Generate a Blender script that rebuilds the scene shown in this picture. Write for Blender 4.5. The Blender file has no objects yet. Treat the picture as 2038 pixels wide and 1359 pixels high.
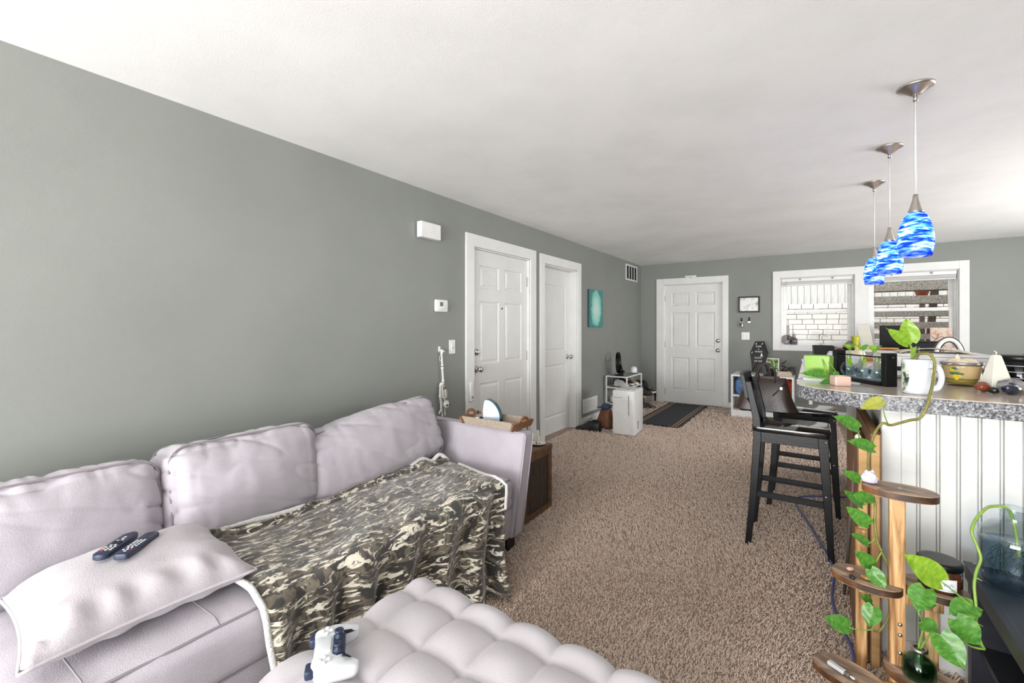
import bpy, bmesh, math, random
import numpy as np
from mathutils import Vector, Matrix, noise as mnoise

R = math.radians
PI = math.pi
random.seed(7)
S = bpy.context.scene
C = S.collection

# ------------------------------------------------------------------ camera
HC, FPX, YAW = 1.343, 880.0, math.atan(598 / 880.0)
cam_d = bpy.data.cameras.new('camera')
cam = bpy.data.objects.new('camera', cam_d)
C.objects.link(cam)
cam.location = (0, 0, HC)
cam.rotation_euler = (R(90), 0, YAW)
cam_d.sensor_width = 36
cam_d.lens = FPX / 2038 * 36
cam_d.shift_y = -30.5 / 2038
cam_d.clip_start = 0.02
S.camera = cam

# ------------------------------------------------------------------ world, lights, exposure
S.view_settings.view_transform = 'Standard'
S.view_settings.look = 'None'
S.view_settings.exposure = 0.15
S.view_settings.gamma = 1.0
S.view_settings.use_curve_mapping = False
W = bpy.data.worlds.new('overcast_sky')
S.world = W
W.use_nodes = True
W.node_tree.nodes['Background'].inputs['Color'].default_value = (0.93, 0.96, 1.0, 1)
W.node_tree.nodes['Background'].inputs['Strength'].default_value = 3.0

def area(name, loc, rot, sx, sy, power, col=(1, 1, 1)):
    d = bpy.data.lights.new(name, 'AREA')
    d.shape = 'RECTANGLE'
    d.size, d.size_y, d.energy, d.color = sx, sy, power, col
    o = bpy.data.objects.new(name, d)
    C.objects.link(o)
    o.location, o.rotation_euler = loc, rot
    return o
# daylight through the wide window wall behind the camera
area('daylight_back_window', (-0.72, -3.32, 1.18), (R(92), 0, R(0)), 3.1, 2.1, 112, (0.99, 0.995, 1.0))
# added lamp at the back window, tilted up to brighten the ceiling
area('ceiling_fill_back', (-0.72, -3.30, 0.9), (R(128), 0, R(0)), 3.1, 1.5, 225, (1.0, 0.99, 0.98))
# added side lamp at an unseen kitchen window, brightening the far end
area('kitchen_side_fill', (3.52, 5.0, 1.45), (R(90), 0, R(90)), 2.6, 1.3, 62, (1.0, 0.995, 0.99))
area('kitchen_ceiling_fill', (3.50, 5.0, 1.3), (R(125), 0, R(90)), 2.6, 1.1, 40, (1.0, 0.99, 0.98))  # added upward lamp, lightens the ceiling on the kitchen side

# ------------------------------------------------------------------ helpers
def lin(c):
    if isinstance(c, str):
        c = c.lstrip('#')
        c = [int(c[i:i + 2], 16) / 255 for i in (0, 2, 4)]
    return tuple(x / 12.92 if x <= 0.04045 else ((x + 0.055) / 1.055) ** 2.4 for x in c) + (1,)

MATS = {}
def base_mat(name):
    m = bpy.data.materials.new(name)
    m.use_nodes = True
    nt = m.node_tree
    b = nt.nodes['Principled BSDF']
    MATS[name] = m
    return m, nt, b

def coords(nt, scale=(1, 1, 1), kind='Object', rot=(0, 0, 0)):
    t = nt.nodes.new('ShaderNodeTexCoord')
    mp = nt.nodes.new('ShaderNodeMapping')
    mp.inputs['Scale'].default_value = scale
    mp.inputs['Rotation'].default_value = rot
    nt.links.new(t.outputs[kind], mp.inputs['Vector'])
    return mp.outputs['Vector']

def noise(nt, vec, scale, detail=3, rough=0.6, dist=0):
    n = nt.nodes.new('ShaderNodeTexNoise')
    n.inputs['Scale'].default_value = scale
    n.inputs['Detail'].default_value = detail
    n.inputs['Roughness'].default_value = rough
    n.inputs['Distortion'].default_value = dist
    nt.links.new(vec, n.inputs['Vector'])
    return n.outputs['Fac']

def ramp(nt, fac, stops, interp='LINEAR'):
    r = nt.nodes.new('ShaderNodeValToRGB')
    r.color_ramp.interpolation = interp
    el = r.color_ramp.elements
    while len(el) < len(stops):
        el.new(0.5)
    for e, (p, c) in zip(el, stops):
        e.position = p
        e.color = lin(c)
    nt.links.new(fac, r.inputs['Fac'])
    return r.outputs['Color']

def bump(nt, b, h, strength, dist=0.01):
    n = nt.nodes.new('ShaderNodeBump')
    n.inputs['Strength'].default_value = strength
    n.inputs['Distance'].default_value = dist
    nt.links.new(h, n.inputs['Height'])
    nt.links.new(n.outputs['Normal'], b.inputs['Normal'])

def mat(name, col, rough=0.5, metal=0.0, col2=None, scale=12, stretch=(1, 1, 1), lo=0.35, hi=0.65,
        bmp=0.0, bscale=80, detail=4, sheen=0, coat=0, spec=0.5, emit=0, kind='Object', bdist=0.01):
    m, nt, b = base_mat(name)
    b.inputs['Roughness'].default_value = rough
    b.inputs['Metallic'].default_value = metal
    b.inputs['Specular IOR Level'].default_value = spec
    b.inputs['Sheen Weight'].default_value = sheen
    b.inputs['Coat Weight'].default_value = coat
    v = coords(nt, stretch, kind)
    c2 = col2 or col
    if col2:
        f = noise(nt, v, scale, detail)
        nt.links.new(ramp(nt, f, [(lo, col), (hi, c2)]), b.inputs['Base Color'])
    else:
        c = lin(col)
        f = noise(nt, v, scale, detail)
        d = tuple(x * 0.93 for x in c[:3]) + (1,)
        r = nt.nodes.new('ShaderNodeValToRGB')
        r.color_ramp.elements[0].color = d
        r.color_ramp.elements[1].color = c
        r.color_ramp.elements[0].position = 0.3
        r.color_ramp.elements[1].position = 0.6
        nt.links.new(f, r.inputs['Fac'])
        nt.links.new(r.outputs['Color'], b.inputs['Base Color'])
    if bmp:
        bump(nt, b, noise(nt, v, bscale, 3), bmp, bdist)
    if emit:
        b.inputs['Emission Color'].default_value = lin(col)
        b.inputs['Emission Strength'].default_value = emit
    return m

def glass_mat(name, col='#ffffff', rough=0.02, base=0.035):
    """thin clear glass: straight-through light plus a fresnel reflection"""
    m = bpy.data.materials.new(name)
    m.use_nodes = True
    nt = m.node_tree
    nt.nodes.clear()
    out = nt.nodes.new('ShaderNodeOutputMaterial')
    tr = nt.nodes.new('ShaderNodeBsdfTransparent')
    gl = nt.nodes.new('ShaderNodeBsdfGlossy')
    mx = nt.nodes.new('ShaderNodeMixShader')
    lw = nt.nodes.new('ShaderNodeLayerWeight')
    lw.inputs['Blend'].default_value = 0.5
    pw = nt.nodes.new('ShaderNodeMath'); pw.operation = 'POWER'; pw.inputs[1].default_value = 4.0
    fr = nt.nodes.new('ShaderNodeMath'); fr.operation = 'MULTIPLY_ADD'; fr.inputs[1].default_value = 0.7; fr.inputs[2].default_value = base
    nt.links.new(lw.outputs['Facing'], pw.inputs[0]); nt.links.new(pw.outputs[0], fr.inputs[0])
    n = noise(nt, coords(nt), 6, 2)
    c = lin(col)
    r = nt.nodes.new('ShaderNodeValToRGB')
    r.color_ramp.elements[0].color = tuple(x * 0.96 for x in c[:3]) + (1,)
    r.color_ramp.elements[1].color = c
    nt.links.new(n, r.inputs['Fac'])
    nt.links.new(r.outputs['Color'], tr.inputs['Color'])
    gl.inputs['Roughness'].default_value = rough
    nt.links.new(fr.outputs[0], mx.inputs['Fac'])
    nt.links.new(tr.outputs['BSDF'], mx.inputs[1])
    nt.links.new(gl.outputs['BSDF'], mx.inputs[2])
    nt.links.new(mx.outputs['Shader'], out.inputs['Surface'])
    MATS[name] = m
    return m

def at(u, v, Y):
    a = (u - 1019) / FPX
    b = (649 - v) / FPX
    c, s = math.cos(YAW), math.sin(YAW)
    rx, ry = a * c - s, a * s + c
    d = Y / ry
    return Vector((rx * d, Y, HC + b * d))

# ---- bmesh primitives
def NB():
    return bmesh.new()

def add_box(bm, x0, x1, y0, y1, z0, z1, bev=0.0, seg=2, mx=None):
    r = bmesh.ops.create_cube(bm, size=1)
    vs = r['verts']
    for v in vs:
        v.co = Vector(((x0 + x1) / 2 + v.co.x * (x1 - x0), (y0 + y1) / 2 + v.co.y * (y1 - y0), (z0 + z1) / 2 + v.co.z * (z1 - z0)))
    if mx is not None:
        for v in vs:
            v.co = mx @ v.co
    if bev:
        es = {e for v in vs for e in v.link_edges}
        bmesh.ops.bevel(bm, geom=list(es), offset=bev, segments=seg, affect='EDGES', profile=0.5)
    return bm

def box(x0, x1, y0, y1, z0, z1, bev=0.0, seg=2, mx=None):
    return add_box(NB(), x0, x1, y0, y1, z0, z1, bev, seg, mx)

def add_lathe(bm, prof, seg=32, c=(0, 0, 0), mx=None, sy=1.0):
    rings = []
    for (r, z) in prof:
        if r < 1e-5:
            ring = [bm.verts.new(Vector((c[0], c[1], c[2] + z)))]
        else:
            ring = [bm.verts.new(Vector((c[0] + r * math.cos(2 * PI * i / seg), c[1] + sy * r * math.sin(2 * PI * i / seg), c[2] + z))) for i in range(seg)]
        rings.append(ring)
    for a, b in zip(rings, rings[1:]):
        for i in range(seg):
            j = (i + 1) % seg
            if len(a) == 1 and len(b) == 1:
                continue
            if len(a) == 1:
                bm.faces.new((a[0], b[j], b[i]))
            elif len(b) == 1:
                bm.faces.new((a[i], a[j], b[0]))
            else:
                bm.faces.new((a[i], a[j], b[j], b[i]))
    if mx is not None:
        for ring in rings:
            for v in ring:
                v.co = mx @ v.co
    bmesh.ops.recalc_face_normals(bm, faces=bm.faces)
    return bm

def lathe(prof, seg=32, c=(0, 0, 0), mx=None, sy=1.0):
    return add_lathe(NB(), prof, seg, c, mx, sy)

def smooth_path(pts, n=6):
    pts = [Vector(p) for p in pts]
    if len(pts) < 3:
        return pts
    out = []
    for i in range(len(pts) - 1):
        p0 = pts[max(i - 1, 0)]; p1 = pts[i]; p2 = pts[i + 1]; p3 = pts[min(i + 2, len(pts) - 1)]
        for k in range(n):
            t = k / n
            out.append(0.5 * ((2 * p1) + (p2 - p0) * t + (2 * p0 - 5 * p1 + 4 * p2 - p3) * t * t + (3 * p1 - p0 - 3 * p2 + p3) * t ** 3))
    out.append(pts[-1])
    return out

def add_tube(bm, pts, r, seg=8, closed=False, flat=None):
    pts = [Vector(p) for p in pts]
    n = len(pts)
    rr = r if isinstance(r, (list, tuple)) else [r] * n
    if len(rr) != n:
        rr = [rr[0] + (rr[-1] - rr[0]) * i / (n - 1) for i in range(n)]
    rings = []
    up = None
    for i, p in enumerate(pts):
        if closed:
            t = (pts[(i + 1) % n] - pts[i - 1]).normalized()
        else:
            t = (pts[min(i + 1, n - 1)] - pts[max(i - 1, 0)]).normalized()
        if up is None:
            up = Vector((0, 0, 1)) if abs(t.z) < 0.9 else Vector((1, 0, 0))
        s = t.cross(up)
        if s.length < 1e-6:
            s = t.orthogonal()
        s.normalize()
        u2 = s.cross(t).normalized()
        up = u2
        f = flat or 1.0
        rings.append([bm.verts.new(p + rr[i] * (math.cos(2 * PI * k / seg) * s + f * math.sin(2 * PI * k / seg) * u2)) for k in range(seg)])
    rng = range(n) if closed else range(n - 1)
    for i in rng:
        a, b = rings[i], rings[(i + 1) % n]
        for k in range(seg):
            j = (k + 1) % seg
            bm.faces.new((a[k], a[j], b[j], b[k]))
    if not closed:
        bm.faces.new(rings[0][::-1])
        bm.faces.new(rings[-1])
    bmesh.ops.recalc_face_normals(bm, faces=bm.faces)
    return bm

def tube(pts, r, seg=8, closed=False, flat=None):
    return add_tube(NB(), pts, r, seg, closed, flat)

def add_prism(bm, poly, z0, z1, mx=None, bev=0.0):
    """polygon in local XY pushed from z0 to z1"""
    a = [bm.verts.new(Vector((x, y, z0))) for x, y in poly]
    b = [bm.verts.new(Vector((x, y, z1))) for x, y in poly]
    n = len(poly)
    fs = [bm.faces.new(a[::-1]), bm.faces.new(b)]
    for i in range(n):
        j = (i + 1) % n
        fs.append(bm.faces.new((a[i], a[j], b[j], b[i])))
    if bev:
        es = [e for f in fs[:2] for e in f.edges]
        bmesh.ops.bevel(bm, geom=list(set(es)), offset=bev, segments=2, affect='EDGES', profile=0.5)
    if mx is not None:
        for v in bm.verts:
            v.co = mx @ v.co
    bmesh.ops.recalc_face_normals(bm, faces=bm.faces)
    return bm

def prism(poly, z0, z1, mx=None, bev=0.0):
    return add_prism(NB(), poly, z0, z1, mx, bev)

def grid_surf(fn, nu, nv, thick=0.0):
    bm = NB()
    g = [[bm.verts.new(Vector(fn(i / nu, j / nv))) for j in range(nv + 1)] for i in range(nu + 1)]
    for i in range(nu):
        for j in range(nv):
            bm.faces.new((g[i][j], g[i + 1][j], g[i + 1][j + 1], g[i][j + 1]))
    bmesh.ops.recalc_face_normals(bm, faces=bm.faces)
    if thick:
        bmesh.ops.solidify(bm, geom=list(bm.faces), thickness=thick)
    return bm

def nz(x, y, z, s=1.0):
    return mnoise.noise(Vector((x * s, y * s, z * s)))

def rock(r, sc=(1, 1, 1), seed=0, amp=0.25, freq=2.0, sub=3, flatz=None):
    bm = NB()
    bmesh.ops.create_icosphere(bm, subdivisions=sub, radius=1)
    for v in bm.verts:
        n = 1 + amp * nz(v.co.x + seed * 3.1, v.co.y - seed, v.co.z + seed * 1.7, freq) + amp * 0.4 * nz(v.co.x - seed, v.co.y, v.co.z, freq * 2.7)
        v.co = Vector((v.co.x * sc[0] * n * r, v.co.y * sc[1] * n * r, v.co.z * sc[2] * n * r))
        if flatz is not None:
            v.co.z = max(v.co.z, flatz)
    return bm

def puffy(w, d, h, r, bulge_front=0.03, bulge=0.015, cuts=18, wr=0.006, wf=7, seed=0, sag=0.0, crease=0.0):
    """soft rounded box, width x, depth y, height z, centred on the origin"""
    bm = NB()
    bmesh.ops.create_cube(bm, size=2)
    bmesh.ops.subdivide_edges(bm, edges=bm.edges, cuts=cuts, use_grid_fill=True)
    hx, hy, hz = w / 2, d / 2, h / 2
    for v in bm.verts:
        a, b, c = v.co
        p = Vector((a * hx, b * hy, c * hz))
        q = Vector((max(-hx + r, min(hx - r, p.x)), max(-hy + r, min(hy - r, p.y)), max(-hz + r, min(hz - r, p.z))))
        dl = p - q
        if dl.length > 1e-6:
            p = q + dl.normalized() * r
        fa, fb, fc = 1 - a * a, 1 - b * b, 1 - c * c
        nrm = dl.normalized() if dl.length > 1e-6 else Vector((0, 0, 0))
        p.y += b * bulge_front * fa * fc
        p.x += a * bulge * fb * fc
        p.z += c * bulge * fa * fb - sag * (0.5 + 0.5 * c) * fa
        wv = wr * (nz(p.x + seed, p.y * 2, p.z * 1.6, wf) + 0.6 * nz(p.x * 1.8 + seed, p.y, p.z, wf * 2.3))
        if crease:
            e = max(abs(a), abs(c))
            n1 = nz(p.x * 2.2 + seed, p.y, p.z * 7 + 2.2 * p.x + seed, 1.6)
            n2 = nz(p.x * 8 + seed * 2, p.y, p.z * 2.4 + 1.5 * p.x, 1.7)
            wv -= crease * ((1 - abs(n1)) ** 9 * (.35 + .65 * e ** 3) + .8 * (1 - abs(n2)) ** 10 * e ** 3)
        p += Vector((a * 0.4, b, c * 0.7)).normalized() * wv
        v.co = p
    bmesh.ops.recalc_face_normals(bm, faces=bm.faces)
    return bm

# ---- scene objects
def obj(name, bm, m, parent=None, smooth=False, loc=None, rot=None):
    me = bpy.data.meshes.new(name)
    if isinstance(bm, bmesh.types.BMesh):
        bm.to_mesh(me)
        bm.free()
    if smooth:
        for p in me.polygons:
            p.use_smooth = True
        if smooth == 'auto':
            try:
                me.set_sharp_from_angle(angle=R(38))
            except Exception:
                pass
    me.materials.append(MATS[m] if isinstance(m, str) else m)
    o = bpy.data.objects.new(name, me)
    C.objects.link(o)
    if loc is not None:
        o.location = loc
    if rot is not None:
        o.rotation_euler = rot
    if parent is not None:
        o.parent = parent
    return o

def tag(o, label=None, cat=None, group=None, kind=None):
    if label: o['label'] = label
    if cat: o['category'] = cat
    if group: o['group'] = group
    if kind: o['kind'] = kind
    return o

def thing(name, label, cat, loc=(0, 0, 0), rotz=0.0, group=None, rot=None):
    o = bpy.data.objects.new(name, None)
    o.empty_display_size = 0.05
    C.objects.link(o)
    o.location = loc
    o.rotation_euler = rot if rot is not None else (0, 0, rotz)
    return tag(o, label, cat, group)

def struct(name, bm, m, label=None, parent=None, smooth=False):
    o = obj(name, bm, m, parent, smooth)
    if parent is None:
        o['kind'] = 'structure'
        if label: o['label'] = label
    return o

def dup(root, loc, rotz, label=None, group=None):
    r = root.copy(); C.objects.link(r)
    r.location = loc; r.rotation_euler = (0, 0, rotz)
    if label: r['label'] = label
    if group: r['group'] = group
    for ch in list(root.children):
        c = ch.copy(); C.objects.link(c); c.parent = r
        for g in list(ch.children):
            d = g.copy(); C.objects.link(d); d.parent = c
    return r

def piece(src, name, parent, loc, rot=None, scale=None):
    o = bpy.data.objects.new(name, src.data if hasattr(src, 'data') else src)
    C.objects.link(o)
    o.parent = parent
    o.location = loc
    if rot is not None: o.rotation_euler = rot
    if scale is not None: o.scale = scale
    return o

def text_mesh(txt, size, depth=0.0008):
    cu = bpy.data.curves.new('t', 'FONT')
    cu.body = txt; cu.size = size; cu.extrude = depth
    cu.align_x = 'CENTER'; cu.align_y = 'CENTER'
    o = bpy.data.objects.new('t', cu)
    C.objects.link(o)
    me = bpy.data.meshes.new_from_object(o.evaluated_get(bpy.context.evaluated_depsgraph_get()))
    bpy.data.objects.remove(o)
    bm = NB(); bm.from_mesh(me)
    bpy.data.meshes.remove(me)
    return bm

# ------------------------------------------------------------------ materials
mat('wall_paint', '#8b8e89', 0.55, bmp=0.06, bscale=220, scale=2)
mat('ceiling_paint', '#f5f5f3', 0.9, bmp=0.08, bscale=160, scale=2)
mat('white_trim', '#ebebe9', 0.35, scale=3)
mat('white_door', '#e6e6e3', 0.38, scale=3)
mat('white_plastic', '#eeeeec', 0.3)
mat('grey_plastic', '#8d9190', 0.4)
mat('chrome', '#c9c7c3', 0.18, metal=1.0)
mat('brushed_nickel', '#d2ccc5', 0.3, metal=1.0)
mat('hinge_steel', '#a3a09a', 0.35, metal=1.0)
mat('black_metal', '#0c0c0e', 0.4, spec=0.35)
mat('black_plastic', '#0b0c0f', 0.35, spec=0.35)
mat('navy_plastic', '#252f47', 0.4)
mat('black_leather', '#17181c', 0.35, bmp=0.2, bscale=90)
mat('brown_leather_dark', '#3b2a24', 0.3, col2='#2c201c', scale=5, bmp=0.1, bscale=120)
mat('brown_boot', '#8a5c45', 0.6, col2='#6d4735', scale=9, bmp=0.3, bscale=60)
mat('rubber_sole', '#1b1a1a', 0.7)
mat('white_shoe', '#e4e2de', 0.5)
mat('tan_shoe', '#b09578', 0.6)
mat('red_cloth', '#b3202a', 0.7, col2='#d8402f', scale=14)
mat('orange_cloth', '#dd6a2c', 0.7, col2='#b52f22', scale=18)
mat('blue_cloth', '#6f92c4', 0.75, col2='#5f82b8', scale=8, bmp=0.3, bscale=20)
mat('blue_strap', '#2a3a5c', 0.7)
mat('denim_cap', '#3c4d6c', 0.8)
mat('sofa_fabric', '#b7b1b9', 0.9, col2='#aea7af', scale=5, bmp=0.22, bscale=240, sheen=0.25)
mat('pillow_fabric', '#b9b3b8', 0.9, col2='#b1aab0', scale=5, bmp=0.2, bscale=240, sheen=0.25)
mat('ottoman_fabric', '#c0bbbf', 0.9, col2='#b9b3b8', scale=4, bmp=0.16, bscale=260, sheen=0.2)
mat('seam_thread', '#8d868c', 0.9)
mat('fleece', '#eceae6', 1.0, bmp=0.8, bscale=160)
mat('dark_wood_leg', '#221c1a', 0.4)
mat('stool_black', '#0c0d0f', 0.36, spec=0.35, col2='#16181b', scale=20, stretch=(1, 8, 8), bmp=0.12, bscale=50)
mat('stool_seat', '#0e0e0f', 0.12, coat=0.5, spec=0.8, col2='#171616', scale=14, stretch=(8, 1, 1))
mat('cardboard', '#d3ab78', 0.85, col2='#c79d68', scale=12, stretch=(1, 1, 5))
mat('cardboard_face', '#8a6446', 0.8, col2='#7c583e', scale=12)
mat('light_wood', '#d9a86a', 0.5, col2='#c38d50', scale=10, stretch=(1, 6, 6))
mat('tray_wood', '#b5a696', 0.6, col2='#9a8b7b', scale=14, stretch=(8, 1, 8))
mat('tray_wood_dark', '#94694a', 0.55, col2='#7a5237', scale=14, stretch=(1, 8, 8))
mat('board_white', '#e3dfd2', 0.5)
mat('crate_wood', '#4a3c32', 0.55, col2='#33291f', scale=14, stretch=(6, 6, 1), lo=0.4, hi=0.62, bmp=0.2, bscale=30)
mat('crate_edge', '#7a5a3e', 0.55, col2='#5b4230', scale=14, stretch=(1, 1, 1))
mat('bar_panel', '#e0e0dd', 0.45, scale=3)
mat('laminate', '#c9bdb0', 0.16, col2='#b9ab9d', scale=22, bmp=0.02, bscale=80)
mat('mat_charcoal', '#3c3d42', 0.95, col2='#34353a', scale=40, bmp=0.4, bscale=300)
mat('mat_brown', '#40362f', 0.95, bmp=0.4, bscale=300)
mat('mat_stripe', '#9c8a76', 0.95)
mat('threshold', '#3a3735', 0.4, metal=0.6)
mat('vent_dark', '#1c1c1c', 0.8)
mat('lime_ceramic', '#86b42f', 0.25, col2='#7aa829', scale=4)
mat('lime_plastic', '#c4c53a', 0.35)
mat('ceramic_white', '#dcdfe4', 0.12, coat=0.4)
mat('wax_white', '#eceadd', 0.5, spec=0.4)
mat('wax_olive', '#b3ad62', 0.35)
mat('wax_cream', '#e9d9bd', 0.4)
mat('pink_ceramic', '#d8b8a8', 0.4)
mat('grey_metal', '#9b9a9c', 0.3, metal=0.7)
mat('amber_glass', '#4a2715', 0.08, coat=0.6)
mat('paper_label', '#e6e6ea', 0.6)
mat('print_blue', '#7f97c0', 0.6)
mat('vine_stem', '#8fae4d', 0.5, col2='#7a9c42', scale=30)
mat('vine_brown', '#8d8a4a', 0.5, col2='#6f6a35', scale=30)
mat('root_green', '#4b5a48', 0.7)
mat('soil_dark', '#2a221d', 0.9)
mat('bonsai_leaf', '#2e3327', 0.7)
mat('stone_rust', '#8d4a30', 0.25, col2='#6b3321', scale=14)
mat('stone_black', '#14151b', 0.1, coat=0.6)
mat('stone_navy', '#1d2233', 0.12, col2='#3a4155', scale=8, coat=0.6)
mat('stone_grey', '#a6a2a4', 0.4, col2='#5d5a60', scale=16, lo=0.42, hi=0.58)
mat('stone_pink', '#d9aea0', 0.2, coat=0.4)
mat('stone_tiger', '#b9884d', 0.15, col2='#6b4525', scale=40, coat=0.4)
mat('crystal', '#e9e6ee', 0.2, col2='#b9aecb', scale=16, coat=0.3)
mat('agate_face', '#d6d6e2', 0.4, col2='#a9c2dc', scale=22)
mat('agate_rim', '#2f7f99', 0.3, col2='#1e4250', scale=30, bmp=0.6, bscale=60)
mat('bone_white', '#e9e7e1', 0.5)
mat('console_black', '#24252b', 0.42, col2='#2b2c33', scale=30, bmp=0.05, bscale=200)
mat('granite_rock', '#b9b7be', 0.7, col2='#77757e', scale=60, lo=0.4, hi=0.6, bmp=0.6, bscale=60)
mat('photo_green', '#9ac46a', 0.4, col2='#1f2a1c', scale=30, lo=0.45, hi=0.55)
mat('photo_grey', '#eeeeec', 0.3, col2='#9b8a78', scale=14, lo=0.5, hi=0.7)
mat('book_brown', '#8a5f45', 0.5)
mat('book_cream', '#d9cbb5', 0.6)
mat('print_orange', '#d8c8b8', 0.5, col2='#c2622a', scale=12, lo=0.45, hi=0.72)
mat('mug_print', '#2b3a34', 0.3, col2='#cfd8c4', scale=48, lo=0.42, hi=0.56)
mat('lemon_yellow', '#e3c91e', 0.4)
mat('leaf_print', '#3f6b41', 0.5)
mat('tapestry', '#233042', 0.9, col2='#5d7f8c', scale=26, lo=0.48, hi=0.6, bmp=0.3, bscale=40)
mat('tapestry_pale', '#7fa3ab', 0.9)
mat('wicker', '#b7a282', 0.8, bmp=0.6, bscale=120)
mat('outside_ground', '#8e8c80', 0.9, col2='#6f7a55', scale=3)
mat('painted_brick', '#e9e2dc', 0.85, col2='#dfd2cb', scale=3, bmp=0.4, bscale=30)
mat('mortar', '#8f827a', 0.95)
mat('outside_board', '#e2ddd8', 0.85, col2='#c9c2bb', scale=8, stretch=(12, 1, 0.6))
mat('pebble_concrete', '#bcb0a6', 0.9, col2='#7d746c', scale=90, lo=0.4, hi=0.62, bmp=0.6, bscale=90)
mat('weathered_wood', '#ab9a90', 0.85, col2='#8c7c73', scale=14, stretch=(6, 6, 1))
mat('terracotta', '#b5654a', 0.8)
mat('cable_blue', '#5b5f96', 0.5)
mat('cord_clear', '#dcdcdc', 0.25)
mat('bulb', '#fff2dc', 0.3, emit=38)
mat('shirt_dark', '#202126', 0.8)
mat('painting_edge', '#2f4a48', 0.6)
mat('screen_grey', '#6f7670', 0.25)
mat('red_key', '#c2344c', 0.4)
mat('yellow_key', '#e0d28a', 0.4)
mat('white_key', '#d4d6dc', 0.4)
glass_mat('window_glass', '#f9fbfa', 0.02, 0.004)
glass_mat('water_blue', '#d6e9f8', 0.02, 0.01)
glass_mat('water_green', '#d3e8da', 0.02, 0.01)
glass_mat('clear_glass', '#f6f9f8', 0.03)
glass_mat('smoke_glass', '#e4e1e3', 0.03)
glass_mat('vase_glass', '#f5f9fb', 0.03)
glass_mat('bottle_green_glass', '#bcdcc9', 0.05)
glass_mat('bowl_glass', '#f8f4ea', 0.03)
glass_mat('black_glass', '#8c8688', 0.03)

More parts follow.
